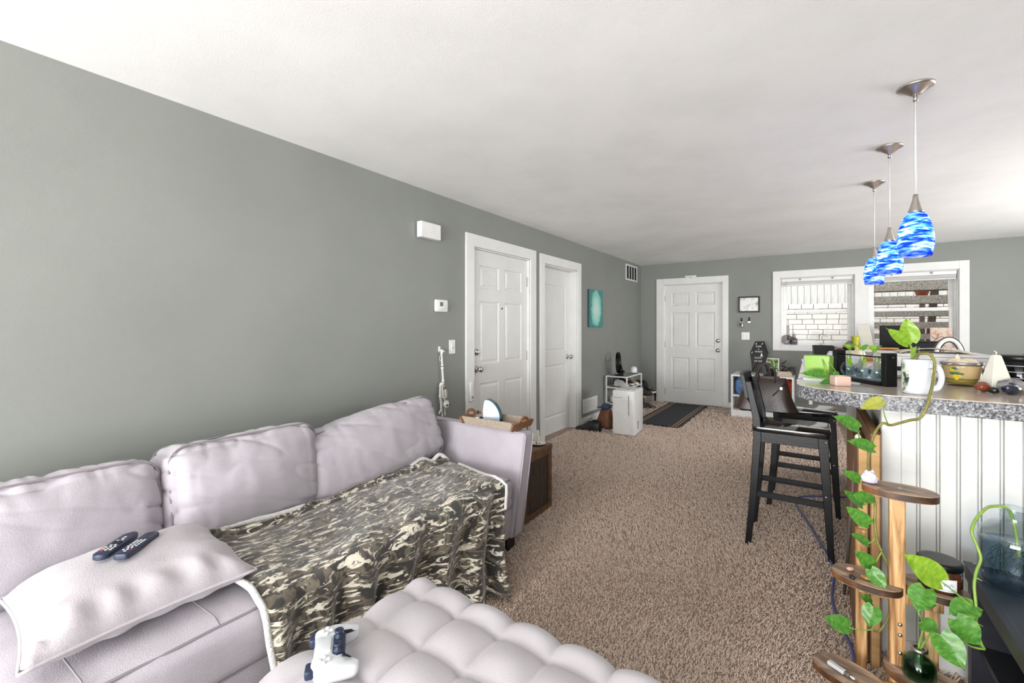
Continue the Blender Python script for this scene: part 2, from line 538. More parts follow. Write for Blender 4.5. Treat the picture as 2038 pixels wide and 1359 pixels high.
def special_materials():
    # carpet base and pile
    m, nt, b = base_mat('carpet')
    b.inputs['Roughness'].default_value = 1.0
    b.inputs['Specular IOR Level'].default_value = 0.1
    v = coords(nt)
    nt.links.new(ramp(nt, noise(nt, v, 150, 4), [(0.35, '#7d6b5e'), (0.5, '#b09c8d'), (0.66, '#cfbeb0')]), b.inputs['Base Color'])
    bump(nt, b, noise(nt, v, 110, 3), 0.8, 0.02)
    m, nt, b = base_mat('carpet_yarn')
    b.inputs['Roughness'].default_value = 0.95
    b.inputs['Specular IOR Level'].default_value = 0.15
    b.inputs['Sheen Weight'].default_value = 0.3
    v = coords(nt)
    nt.links.new(ramp(nt, noise(nt, v, 95, 2), [(0.3, '#836e5f'), (0.39, '#d2b6a3'), (0.5, '#e8d2c1'), (0.66, '#f3e4d7')]), b.inputs['Base Color'])
    # camouflage print
    m, nt, b = base_mat('camo')
    b.inputs['Roughness'].default_value = 0.75
    b.inputs['Sheen Weight'].default_value = 0.5
    v = coords(nt, (7.5, 7.5, 20), 'UV', (0, 0, R(12)))
    v1 = coords(nt, (9, 29, 1), 'UV', (0, 0, R(14)))
    v2 = coords(nt, (7, 11, 1), 'UV', (0, 0, R(10)))
    f1 = noise(nt, v1, 1.5, 4, 0.62, 1.1)
    f2 = noise(nt, v2, 1.6, 3, 0.6, 0.6)
    base = ramp(nt, f2, [(0.0, '#1f1c19'), (0.47, '#2a2622'), (0.49, '#5c5345'), (0.57, '#6f6758'), (0.59, '#38332b')], 'LINEAR')
    pale = ramp(nt, f1, [(0.0, '#000000'), (0.55, '#000000'), (0.575, '#ffffff'), (1.0, '#ffffff')])
    mxn = nt.nodes.new('ShaderNodeMix')
    mxn.data_type = 'RGBA'
    nt.links.new(pale, mxn.inputs['Factor'])
    nt.links.new(base, mxn.inputs['A'])
    mxn.inputs['B'].default_value = lin('#ddd5c4')
    nt.links.new(mxn.outputs['Result'], b.inputs['Base Color'])
    # speckled stone edge
    m, nt, b = base_mat('granite')
    b.inputs['Roughness'].default_value = 0.35
    v = coords(nt)
    vo = nt.nodes.new('ShaderNodeTexVoronoi')
    vo.inputs['Scale'].default_value = 150
    nt.links.new(v, vo.inputs['Vector'])
    f = noise(nt, v, 120, 4, 0.7)
    ad = nt.nodes.new('ShaderNodeMath'); ad.operation = 'ADD'
    mu = nt.nodes.new('ShaderNodeMath'); mu.operation = 'MULTIPLY'; mu.inputs[1].default_value = 0.22
    nt.links.new(vo.outputs['Distance'], mu.inputs[0])
    nt.links.new(f, ad.inputs[0]); nt.links.new(mu.outputs[0], ad.inputs[1])
    nt.links.new(ramp(nt, ad.outputs[0], [(0.47, '#2b2c30'), (0.56, '#54555a'), (0.66, '#85868a'), (0.78, '#b4b3b4')]), b.inputs['Base Color'])
    # torched pine
    for nm, cols in (('burnt_shelf', ('#6a574c', '#98806f', '#c8aa8c')), ('burnt_post', ('#8a5f38', '#c79a66', '#e3c193'))):
        m, nt, b = base_mat(nm)
        b.inputs['Roughness'].default_value = 0.45
        v = coords(nt, (1, 1, 0.07) if nm == 'burnt_post' else (0.25, 1, 1))
        f = noise(nt, v, 34 if nm == 'burnt_post' else 22, 4, 0.55, 1.2)
        nt.links.new(ramp(nt, f, [(0.36, cols[0]), (0.5, cols[1]), (0.66, cols[2])]), b.inputs['Base Color'])
        bump(nt, b, f, 0.15)
    mat('burnt_edge', '#7d5130', 0.5, col2='#3a2718', scale=8, lo=0.4, hi=0.6)
    # leaves: light passes through them
    for nm, c1, c2, c3 in (('leaf_green', '#437f2d', '#619d3d', '#93bd66'), ('leaf_lime', '#7aa42c', '#93ba38', '#b2cc62'), ('leaf_yellow', '#a3ad40', '#b8b858', '#c8b878')):
        m = bpy.data.materials.new(nm); m.use_nodes = True; MATS[nm] = m
        nt = m.node_tree
        b = nt.nodes['Principled BSDF']
        b.inputs['Roughness'].default_value = 0.3
        col = ramp(nt, noise(nt, coords(nt, (1, 2.5, 1)), 38, 4), [(0.36, c1), (0.56, c2), (0.74, c3)])
        nt.links.new(col, b.inputs['Base Color'])
        tl = nt.nodes.new('ShaderNodeBsdfTranslucent')
        nt.links.new(col, tl.inputs['Color'])
        mx = nt.nodes.new('ShaderNodeMixShader'); mx.inputs['Fac'].default_value = 0.3
        out = nt.nodes['Material Output']
        nt.links.new(b.outputs['BSDF'], mx.inputs[1]); nt.links.new(tl.outputs['BSDF'], mx.inputs[2])
        nt.links.new(mx.outputs['Shader'], out.inputs['Surface'])
    # swirled blue art glass, lit from the bulb inside
    m = bpy.data.materials.new('blue_art_glass'); m.use_nodes = True; MATS['blue_art_glass'] = m
    nt = m.node_tree
    b = nt.nodes['Principled BSDF']
    b.inputs['Roughness'].default_value = 0.08
    v = coords(nt, (1, 1, 5.5), 'Object', (R(9), R(6), 0))
    f = noise(nt, v, 15, 4, 0.6, 0.8)
    col = ramp(nt, f, [(0.34, '#0e2cc4'), (0.44, '#2a64ee'), (0.53, '#74b2fa'), (0.61, '#eef6ff')])
    nt.links.new(col, b.inputs['Base Color'])
    tl = nt.nodes.new('ShaderNodeBsdfTranslucent')
    nt.links.new(col, tl.inputs['Color'])
    mx = nt.nodes.new('ShaderNodeMixShader'); mx.inputs['Fac'].default_value = 0.62
    nt.links.new(b.outputs['BSDF'], mx.inputs[1]); nt.links.new(tl.outputs['BSDF'], mx.inputs[2])
    nt.links.new(mx.outputs['Shader'], nt.nodes['Material Output'].inputs['Surface'])
    # teal abstract painting: pale oval on dark teal
    m, nt, b = base_mat('teal_painting')
    b.inputs['Roughness'].default_value = 0.5
    v = coords(nt, (1, 1, 1))
    vm = nt.nodes.new('ShaderNodeVectorMath'); vm.operation = 'MULTIPLY'
    vm.inputs[1].default_value = (0, 4.0, 2.7)
    nt.links.new(v, vm.inputs[0])
    ln = nt.nodes.new('ShaderNodeVectorMath'); ln.operation = 'LENGTH'
    nt.links.new(vm.outputs[0], ln.inputs[0])
    nn = noise(nt, v, 18, 4)
    ma = nt.nodes.new('ShaderNodeMath'); ma.operation = 'MULTIPLY_ADD'; ma.inputs[1].default_value = 0.55
    nt.links.new(nn, ma.inputs[0]); nt.links.new(ln.outputs['Value'], ma.inputs[2])
    nt.links.new(ramp(nt, ma.outputs[0], [(0.3, '#cfe3da'), (0.65, '#a9dccf'), (0.95, '#6fc0b4'), (1.0, '#3f8a84')]), b.inputs['Base Color'])
special_materials()

# ------------------------------------------------------------------ the room
XL, YF, ZC = -2.577, 7.97, 2.44
YB, XR, XT = -3.2, 3.45, 1.08       # back wall, kitchen wall, television wall
struct('floor', box(XL - .15, XR + .15, YB - .15, YF + .15, -0.1, 0.0), 'carpet', 'brown speckled shag carpet floor')
struct('ceiling', box(XL - .15, XR + .15, YB - .15, YF + .15, ZC, ZC + .12), 'ceiling_paint', 'smooth white ceiling')

D1 = (3.157, 4.136, 2.075); D2 = (4.448, 5.322, 2.072)
bm = NB()
for y0, y1, z0, z1 in ((YB - .15, D1[0], 0, ZC), (D1[0], D1[1], D1[2], ZC), (D1[1], D2[0], 0, ZC), (D2[0], D2[1], D2[2], ZC), (D2[1], YF, 0, ZC)):
    add_box(bm, XL - .14, XL, y0, y1, z0, z1)
struct('wall_left', bm, 'wall_paint', 'long grey painted wall on the left')
D3 = (-2.175, -1.222, 2.07)
WX = (-0.412, 0.498, 0.642, 1.565); WZ = (1.045, 2.083)
bm = NB()
for x0, x1, z0, z1 in ((XL - .14, D3[0], 0, ZC), (D3[0], D3[1], D3[2], ZC), (D3[1], WX[0], 0, ZC), (WX[0], WX[3], 0, WZ[0]), (WX[0], WX[3], WZ[1], ZC), (WX[1], WX[2], WZ[0], WZ[1]), (WX[3], XR + .14, 0, ZC)):
    add_box(bm, x0, x1, YF, YF + .14, z0, z1)
struct('wall_far', bm, 'wall_paint', 'grey painted far wall with entry door and windows')
bm = NB()
for x0, x1, z0, z1 in ((XL - .14, -2.3, 0, ZC), (-2.3, .86, 2.16, ZC), (-2.3, .86, 0, .1), (.86, XR + .14, 0, ZC)):
    add_box(bm, x0, x1, YB - .14, YB, z0, z1)
struct('wall_back', bm, 'wall_paint', 'grey painted wall behind the viewer')
struct('wall_television', box(XT, XT + .12, YB, 2.36, 0, ZC), 'wall_paint', 'grey painted wall behind the black console')
bm = NB()
for y0, y1, z0, z1 in ((YB, 3.6, 0, ZC), (3.6, 6.4, 0, .75), (3.6, 6.4, 2.15, ZC), (6.4, YF, 0, ZC)):
    add_box(bm, XR, XR + .14, y0, y1, z0, z1)
struct('wall_right', bm, 'wall_paint', 'grey painted kitchen wall')

def trim_U(name, pts, label):
    bm = NB()
    for b in pts:
        add_box(bm, *b, bev=0.003, seg=1)
    return struct(name, bm, 'white_trim', label)
cw = .018
trim_U('trim_1', [(XL, XL + cw, 3.04, D1[0], 0, 2.187), (XL, XL + cw, D1[1], 4.254, 0, 2.187), (XL, XL + cw, D1[0], D1[1], D1[2], 2.187),
                  (XL - .13, XL, D1[0] - .002, D1[0] + .012, 0, D1[2]), (XL - .13, XL, D1[1] - .012, D1[1] + .002, 0, D1[2]), (XL - .13, XL, D1[0], D1[1], D1[2] - .012, D1[2])], 'white casing around the nearer six-panel door')
trim_U('trim_2', [(XL, XL + cw, 4.343, D2[0], 0, 2.177), (XL, XL + cw, D2[1], 5.424, 0, 2.177), (XL, XL + cw, D2[0], D2[1], D2[2], 2.177),
                  (XL - .13, XL, D2[0] - .002, D2[0] + .014, 0, D2[2]), (XL - .13, XL, D2[1] - .014, D2[1] + .002, 0, D2[2]), (XL - .13, XL, D2[0], D2[1], D2[2] - .014, D2[2])], 'white casing around the two-panel door')
trim_U('trim_3', [(-2.297, D3[0], YF - cw, YF, 0, 2.175), (D3[1], -1.135, YF - cw, YF, 0, 2.175), (D3[0], D3[1], YF - cw, YF, D3[2], 2.175),
                  (D3[0] - .002, D3[0] + .012, YF, YF + .13, 0, D3[2]), (D3[1] - .012, D3[1] + .002, YF, YF + .13, 0, D3[2]), (D3[0], D3[1], YF, YF + .13, D3[2] - .012, D3[2])], 'white casing around the far entry door')
trim_U('trim_4', [(-.511, WX[0], YF - cw, YF, .968, 2.19), (WX[3], 1.66, YF - cw, YF, .968, 2.19), (WX[0], WX[3], YF - cw, YF, WZ[1], 2.19), (WX[0], WX[3], YF - cw, YF, .968, WZ[0]),
                  (WX[1], WX[2], YF - cw, YF, WZ[0], WZ[1])] +
       [b for i in (0, 2) for b in ((WX[i], WX[i] + .012, YF, YF + .14, WZ[0], WZ[1]), (WX[i + 1] - .012, WX[i + 1], YF, YF + .14, WZ[0], WZ[1]),
                                    (WX[i], WX[i + 1], YF, YF + .14, WZ[1] - .012, WZ[1]), (WX[i], WX[i + 1], YF - .012, YF + .14, WZ[0], WZ[0] + .014))], 'white casing around the pair of windows')
struct('baseboard_left', (lambda bm: [add_box(bm, XL, XL + .014, a, b, 0, .1, .004, 1) for a, b in ((YB, 3.04), (4.254, 4.343), (5.424, YF))] and bm)(NB()), 'white_trim', 'white baseboard along the left wall')
struct('baseboard_far', (lambda bm: [add_box(bm, a, b, YF - .014, YF, 0, .1, .004, 1) for a, b in ((XL, -2.297), (-1.135, XR))] and bm)(NB()), 'white_trim', 'white baseboard along the far wall')

# ---- doors: local frame x along the width, z up, front towards -y
def six_panel(name, w, h, loc, rotz, label, rows, hinge_side, knob_side, handed='six', peep=True, deadbolt=True, hinges=True):
    t = thing(name, label, None, loc, rotz)
    t['kind'] = 'structure'
    T = .035
    sx = .115; mid = .10
    cols = [(-w / 2 + sx, -mid / 2), (mid / 2, w / 2 - sx)] if handed == 'six' else [(-w / 2 + .105, w / 2 - .105)]
    bm = NB()
    xs = [-w / 2] + [q for c in cols for q in c] + [w / 2]
    for i in range(0, len(xs), 2):
        add_box(bm, xs[i], xs[i + 1], 0, T, .012, h)
    zs = [.012] + [q for r in rows for q in r] + [h]
    for c in cols:
        for i in range(0, len(zs), 2):
            add_box(bm, c[0], c[1], 0, T, zs[i], zs[i + 1])
    obj('frame', bm, 'white_door', t)
    for r in rows:
        for c in cols:
            x0, x1 = c; z0, z1 = r
            bm = NB()
            rect = lambda i, y: [bm.verts.new((x0 + i, y, z0 + i)), bm.verts.new((x1 - i, y, z0 + i)), bm.verts.new((x1 - i, y, z1 - i)), bm.verts.new((x0 + i, y, z1 - i))]
            rings = [rect(0, .0005), rect(.012, .011), rect(.022, .011), rect(.042, .003)]
            for a, b in zip(rings, rings[1:]):
                for k in range(4):
                    bm.faces.new((a[k], a[(k + 1) % 4], b[(k + 1) % 4], b[k]))
            bm.faces.new(rings[-1])
            bmesh.ops.recalc_face_normals(bm, faces=bm.faces)
            add_box(bm, x0, x1, .02, T - .003, z0, z1)
            obj('panel', bm, 'white_door', t)
    kx = knob_side * (w / 2 - .065)
    mx = Matrix.Translation((kx, 0, .94)) @ Matrix.Rotation(R(90), 4, 'X')
    k = obj('knob', lathe([(0, 0), (.034, 0), (.034, .004), (.028, .008), (.013, .012), (.012, .03), (.02, .036), (.028, .046), (.029, .056), (.024, .066), (.01, .071), (0, .072)], 28, mx=mx), 'chrome', t, True)
    k['label'] = 'polished metal door knob'
    if deadbolt:
        mx = Matrix.Translation((kx, 0, 1.10)) @ Matrix.Rotation(R(90), 4, 'X')
        b = obj('deadbolt', lathe([(0, 0), (.033, 0), (.033, .006), (.027, .012), (.02, .016), (0, .018)], 28, mx=mx), 'chrome', t, True)
        obj('thumb_turn', box(kx - .006, kx + .006, -.036, -.016, 1.08, 1.12, .003), 'chrome', b, True)
    if hinges:
        for z in (.2, 1.02, 1.83):
            hx = hinge_side * (w / 2 + .004)
            bm = box(hx - .013, hx + .013, -.004, .002, z - .05, z + .05)
            add_lathe(bm, [(0, -.052), (.007, -.052), (.007, .052), (0, .052)], 10, (hx, -.006, z))
            obj('hinge', bm, 'hinge_steel', t)
    if peep:
        mx = Matrix.Translation((0, 0, 1.52)) @ Matrix.Rotation(R(90), 4, 'X')
        obj('peephole', lathe([(0, 0), (.009, 0), (.009, .004), (.006, .005), (0, .004)], 16, mx=mx), 'brushed_nickel' if name == 'door_3' else 'vent_dark', t)
    return t
R6 = [(.23, .80), (.98, 1.58), (1.70, 1.92)]
six_panel('door_1', .955, 2.06, (XL - .025, (D1[0] + D1[1]) / 2, 0), R(90), 'white six-panel door with knob and deadbolt behind the sofa arm', R6, 1, -1)
six_panel('door_2', .846, 2.055, (XL - .105, (D2[0] + D2[1]) / 2, 0), R(90), 'white two-panel door set back in its frame', [(.2, .86), (1.02, 1.86)], -1, 1, 'two', False, False, False)
six_panel('door_3', .93, 2.055, ((D3[0] + D3[1]) / 2, YF + .03, 0), 0, 'white six-panel entry door in the far wall', R6, -1, 1)
struct('trim_5', box(D3[0], D3[1], YF - .03, YF + .14, 0, .012, .003, 1), 'threshold', 'dark metal threshold under the entry door')

# ---- windows (double hung), glass, raised blinds
for i, (x0, x1) in enumerate(((WX[0] + .012, WX[1] - .012), (WX[2] + .012, WX[3] - .012))):
    w = thing('window_%d' % (i + 1), ('left', 'right')[i] + ' double-hung window of the pair in the far wall', None, ((x0 + x1) / 2, YF + .09, WZ[0] + .014))
    w['kind'] = 'structure'
    hw, H = (x1 - x0) / 2, WZ[1] - WZ[0] - .026
    def sash(z0, z1, y, nm):
        bm = NB(); s = .045
        a = hw - .022
        for b in ((-a, -a + s, z0, z1), (a - s, a, z0, z1), (-a + s, a - s, z0, z0 + s), (-a + s, a - s, z1 - s, z1)):
            add_box(bm, b[0], b[1], y, y + .03, b[2], b[3], .003, 1)
        o = obj(nm, bm, 'white_plastic', w)
        obj('pane', box(-a + s - .005, a - s + .005, y + .012, y + .018, z0 + s - .005, z1 - s + .005), 'window_glass', o)
        return o
    bm = NB()
    for b in ((-hw, -hw + .022, 0, H), (hw - .022, hw, 0, H), (-hw + .022, hw - .022, 0, .02), (-hw + .022, hw - .022, H - .02, H)):
        add_box(bm, b[0], b[1], -.02, .05, b[2], b[3])
    obj('jamb', bm, 'white_plastic', w)
    sash(.02, .535, -.015, 'lower_sash')
    sash(.49, H - .02, .018, 'upper_sash')
    obj('sash_lock', box(-.03, .03, -.03, -.012, .535, .547, .004), 'white_plastic', w)
    bl = thing('window_blind', 'white slatted blind pulled up at the top of the %s window' % ('left', 'right')[i], 'blind', ((x0 + x1) / 2, YF + .035, WZ[1] - .014), group='raised window blinds')
    obj('head_rail', box(-hw + .006, hw - .006, -.026, .022, -.05, 0, .004), 'white_plastic', bl)
    for k in range(6):
        obj('slat', box(-hw + .012, hw - .012, -.024, .02, -.058 - k * .007, -.054 - k * .007), 'white_plastic', bl)
    obj('bottom_rail', box(-hw + .012, hw - .012, -.024, .02, -.112, -.098, .003), 'white_plastic', bl)
    obj('tilt_wand', tube([(-hw + .07, -.03, -.03), (-hw + .07, -.032, -.62)], .0035, 6), 'clear_glass', bl)
    for xx in (-.45, .45):
        obj('bracket', box(xx * hw - .012, xx * hw + .012, -.034, -.026, -.03, -.006), 'grey_plastic', bl)

# carpet pile: leaning yarn tufts over the floor the room shows
def carpet_pile():
    rng = np.random.default_rng(3)
    spots = []
    for (x0, x1, y0, y1, dens) in ((-1.75, .35, .9, 2.6, 15000), (-1.75, .35, 2.6, 4.3, 9000), (-2.55, -1.75, 2.4, 4.3, 4500), (-2.55, .3, 4.3, 6.2, 5000), (-2.55, .3, 6.2, 7.95, 2500), (.24, 1.0, 1.2, 2.35, 3000)):
        n = int((x1 - x0) * (y1 - y0) * dens)
        spots.append(np.column_stack((rng.uniform(x0, x1, n), rng.uniform(y0, y1, n), np.full(n, math.sqrt(9000 / dens)))))
    p = np.concatenate(spots)
    for (a, b, c_, d_) in ((-2.05, -1.43, 5.98, 7.88), (-2.6, -1.53, 0, 2.26), (-1.13, -.15, .1, 1.1), (.25, .85, 2.36, 4.9), (-1.02, -.2, 7.28, 7.95), (-2.13, -1.61, 2.51, 2.87), (-2.05, -1.8, 5.24, 5.64), (-1.33, -1.05, 7.56, 7.68)):
        p = p[~((p[:, 0] > a) & (p[:, 0] < b) & (p[:, 1] > c_) & (p[:, 1] < d_))]
    n = len(p)
    ang = rng.normal(0, 1.1, n) + 2.2 * np.sin(p[:, 0] * 1.7 + 1.3 * np.sin(p[:, 1] * 1.1)) + 1.6 * np.sin(p[:, 1] * 1.9 + p[:, 0]); tilt = rng.uniform(.3, 1.15, n)
    sc = np.clip(p[:, 2], .8, 1.6)
    L = rng.uniform(.012, .022, n) * sc; rad = rng.uniform(.0022, .0038, n) * sc
    dirx, diry, dirz = np.cos(ang) * np.sin(tilt), np.sin(ang) * np.sin(tilt), np.cos(tilt)
    V = np.zeros((n, 6, 3))
    for k in range(3):
        a = ang + 2 * PI * k / 3
        V[:, k, 0] = p[:, 0] + np.cos(a) * rad; V[:, k, 1] = p[:, 1] + np.sin(a) * rad; V[:, k, 2] = -.002
        V[:, 3 + k, 0] = p[:, 0] + dirx * L + np.cos(a) * rad * .75; V[:, 3 + k, 1] = p[:, 1] + diry * L + np.sin(a) * rad * .75
        V[:, 3 + k, 2] = dirz * L
    f = np.array([[0, 1, 4], [0, 4, 3], [1, 2, 5], [1, 5, 4], [2, 0, 3], [2, 3, 5], [3, 4, 5]])
    F = (np.arange(n)[:, None, None] * 6 + f[None]).reshape(-1, 3)
    me = bpy.data.meshes.new('carpet_pile')
    me.vertices.add(n * 6); me.loops.add(len(F) * 3); me.polygons.add(len(F))
    me.vertices.foreach_set('co', V.reshape(-1).astype(np.float32))
    me.loops.foreach_set('vertex_index', F.reshape(-1).astype(np.int32))
    me.polygons.foreach_set('loop_start', (np.arange(len(F)) * 3).astype(np.int32))
    me.update(calc_edges=True); me.validate()
    me.materials.append(MATS['carpet_yarn'])
    o = bpy.data.objects.new('carpet_pile', me)
    C.objects.link(o)
    tag(o, 'brown speckled shag carpet pile', kind='stuff')
    o.parent = bpy.data.objects['floor']
carpet_pile()

# ------------------------------------------------------------------ sofa
def rrect(w, h, r, n=6):
    out = []
    for cx, cz, a0 in ((w / 2 - r, h / 2 - r, 0), (-w / 2 + r, h / 2 - r, 90), (-w / 2 + r, -h / 2 + r, 180), (w / 2 - r, -h / 2 + r, 270)):
        for k in range(n + 1):
            a = R(a0 + 90 * k / n)
            out.append((cx + r * math.cos(a), cz + r * math.sin(a)))
    return out

def sofa():
    t = thing('sofa', 'long pale lilac-grey fabric sofa along the grey left wall', 'sofa', (-2.0, .6, 0))
    L = lambda bm: (bmesh.ops.translate(bm, verts=bm.verts, vec=(2.0, -.6, 0)), bm)[1]
    obj('base', L(box(-2.5, -1.49, -1.15, 2.2, .075, .255, .02)), 'sofa_fabric', t, 'auto')
    # back rest
    obj('backrest', L(box(-2.53, -2.36, -1.15, 2.3, .2, .6, .05, 4)), 'sofa_fabric', t, 'auto')
    # flared arm: inner/outer faces lean outwards
    bm = NB()
    r = bmesh.ops.create_cube(bm, size=1)
    for v in bm.verts:
        x = -2.52 if v.co.x < 0 else -1.47
        top = v.co.z > 0
        y = (2.305 if top else 2.165) if v.co.y < 0 else (2.41 if top else 2.29)
        v.co = Vector((x, y, .68 if top else .075))
    bmesh.ops.bevel(bm, geom=list(bm.edges), offset=.022, segments=4, affect='EDGES', profile=.5)
    arm = obj('arm', L(bm), 'sofa_fabric', t, 'auto')
    for yo, zt in ((.012, 0), (-.012, 0)):
        pth = [(-1.468, 2.17 + .012 if yo > 0 else 2.285 + yo + .0, .09), (-1.466, 2.312 if yo > 0 else 2.395, .665)]
        obj('piping', L(tube(pth, .0045, 6)), 'sofa_fabric', arm, True)
    obj('piping', L(tube([(-1.47, 2.312, .677), (-2.5, 2.312, .677)], .0045, 6)), 'sofa_fabric', arm, True)
    for (y0, y1, sd) in ((.165, 2.2, 3), (-1.14, .16, 9)):
        bm = puffy(y1 - y0, 1.0, .19, .05, .012, .008, 40, .005, 5, sd, crease=.006)
        bmesh.ops.transform(bm, matrix=Matrix.Translation((-1.97, (y0 + y1) / 2, .345)) @ Matrix.Rotation(R(90), 4, 'Z'), verts=bm.verts)
        sc = obj('seat_cushion', L(bm), 'sofa_fabric', t, True)
        obj('seam', L(tube([(-1.492, y0 + .03 + k * (y1 - y0 - .06) / 20, .428 + .004 * nz(k, sd, 0, .8)) for k in range(21)], .0045, 6)), 'seam_thread', sc, True)
        for yy in ([.30, .60] if sd == 3 else [-.4]):
            obj('stitch_line', L(tube([(-1.80, yy, .4515), (-1.65, yy + .005, .452), (-1.53, yy + .012, .446), (-1.495, yy + .014, .432)], .0025, 5)), 'seam_thread', sc, True)
    for (x, y) in ((-1.56, 2.2), (-2.42, 2.2), (-1.56, -1.05), (-2.42, -1.05)):
        obj('foot', L(box(x - .06, x + .06, y - .04, y + .04, 0, .08, .006)), 'dark_wood_leg', t)
    return t
sofa()

def back_cushion(label, y0, y1, z0, h, xc, lean, roll, seed, d=.27, sag=.01):
    w = y1 - y0
    t = thing('back_cushion', label, 'cushion', (xc, (y0 + y1) / 2, z0 + h / 2), group='loose sofa back cushions')
    t.rotation_euler = (Matrix.Rotation(roll, 4, 'X') @ Matrix.Rotation(R(90), 4, 'Z') @ Matrix.Rotation(lean, 4, 'X')).to_euler()
    bm = puffy(w, d, h, .075, .045, .02, 60, .0055, 4, seed, sag, .011)
    c = obj('cover', bm, 'sofa_fabric', t, True)
    fy = -d / 2 + .045
    obj('front_piping', tube([(x, fy - .022 * (1 - (2 * x / w) ** 2) * 0, z) for x, z in rrect(w - .012, h - .008, .07)], .0042, 6, True), 'seam_thread', t, True)
    obj('back_piping', tube([(x, d / 2 - .05, z) for x, z in rrect(w - .012, h - .008, .07)], .0042, 6, True), 'seam_thread', t, True)
    return t
back_cushion('boxy back cushion at the left edge of the sofa, behind the throw pillow', -.13, .675, .42, .39, -2.24, R(-9), 0, 1)
back_cushion('rounded middle back cushion between the two others on the sofa', .69, 1.335, .41, .425, -2.225, R(-10), R(0), 5, .30)
back_cushion('creased back cushion leaning beside the sofa arm', 1.27, 2.21, .415, .39, -2.2, R(-17), R(7), 11, .29, -.015)

def throw_pillow():
    t = thing('throw_pillow', 'large square throw pillow lying on the sofa seat under two remotes', 'pillow', (-1.80, .495, .515))
    t.rotation_euler = (R(2), R(2), R(-3))
    hw, hd = .225, .272
    n = 34
    bm = NB()
    def pt(a, b, s):
        x = a * hw * (1 - .085 * (1 - b * b) * abs(a)); y = b * hd * (1 - .075 * (1 - a * a) * abs(b))
        prof = max(0, (1 - a ** 4) * (1 - b ** 4)) ** .62
        z = s * (.105 if s > 0 else .06) * prof
        if 0 < prof:
            edge = 1 - max(abs(a), abs(b))
            z += s * prof * .012 * nz(x * 9, y * 9, s, 1.0) + s * .012 * min(1, edge * 7) * max(0, 1 - edge * 2.6) * (1.6 if a > .3 else .4) * math.sin(64 * (y if abs(a) > abs(b) else x) + 3 * nz(x, y, 0, 5)) * (1 if s > 0 else .3)
        return Vector((x, y, z))
    top = [[bm.verts.new(pt(-1 + 2 * i / n, -1 + 2 * j / n, 1)) for j in range(n + 1)] for i in range(n + 1)]
    bot = [[top[i][j] if i in (0, n) or j in (0, n) else bm.verts.new(pt(-1 + 2 * i / n, -1 + 2 * j / n, -1)) for j in range(n + 1)] for i in range(n + 1)]
    for i in range(n):
        for j in range(n):
            bm.faces.new((top[i][j], top[i + 1][j], top[i + 1][j + 1], top[i][j + 1]))
            bm.faces.new((bot[i][j], bot[i][j + 1], bot[i + 1][j + 1], bot[i + 1][j]))
    bmesh.ops.recalc_face_normals(bm, faces=bm.faces)
    edge = [pt(a, -1, 1) for a in np.linspace(-1, 1, 20)] + [pt(1, b, 1) for b in np.linspace(-1, 1, 20)][1:] + [pt(a, 1, 1) for a in np.linspace(1, -1, 20)][1:] + [pt(-1, b, 1) for b in np.linspace(1, -1, 20)][1:-1]
    obj('cover', bm, 'pillow_fabric', t, True)
    obj('piping', tube(edge, .005, 6, True), 'pillow_fabric', t, True)
throw_pillow()

def remote(label, p, q, z0, z1, w, style):
    p, q = Vector((p[0], p[1], z0)), Vector((q[0], q[1], z1))
    d = q - p
    L = d.length
    t = thing('remote_control', label, 'remote', (p + q) / 2, group='remotes on the pillow')
    yx = d.normalized()
    xx = yx.cross(Vector((0, 0, 1))).normalized()
    zz = xx.cross(yx)
    t.rotation_euler = Matrix((xx, yx, zz)).transposed().to_euler()
    h = .017
    poly = [(x, y) for x, y in rrect(w, L, .019 if style == 0 else .008, 5)]
    if style == 0:
        poly = [(x * (1.06 if y < 0 else .92), y) for x, y in poly]
    obj('case', prism(poly, 0, h, bev=.003), 'navy_plastic', t, 'auto')
    rows = [(-.30, 3), (-.24, 3), (-.17, 3), (-.1, 2), (.1, 2), (.18, 1), (.25, 1)] if style == 0 else [(-.36, 1), (-.29, 3), (-.22, 2), (-.15, 3), (-.08, 3), (-.01, 3), (.05, 3), (.11, 3)]
    for ry, nb in rows:
        for k in range(nb):
            x = (k - (nb - 1) / 2) * w * .27
            m = 'white_key'
            if ry == -.29 and k == 2: m = 'red_key'
            if style == 0 and ry == -.24 and k == 1: m = 'yellow_key'
            if style == 0 and ry == -.30 and k == 0: m = 'red_key'
            obj('button', box(x - w * .08, x + w * .08, ry * L - .0022, ry * L + .0022, h - .001, h + .0015), m, t)
    if style == 0:
        obj('navigation_ring', lathe([(.008, 0), (.014, 0), (.014, .002), (.008, .002), (.008, 0)], 20, (0, 0, h - .0005)), 'black_plastic', t, True)
remote('dark remote with rounded ends and a round navigation ring on the pillow', (-1.80, .405), (-1.925, .525), .628, .622, .044, 0)
remote('dark straight-sided remote with one red button on the pillow', (-1.755, .445), (-1.875, .565), .626, .619, .04, 1)

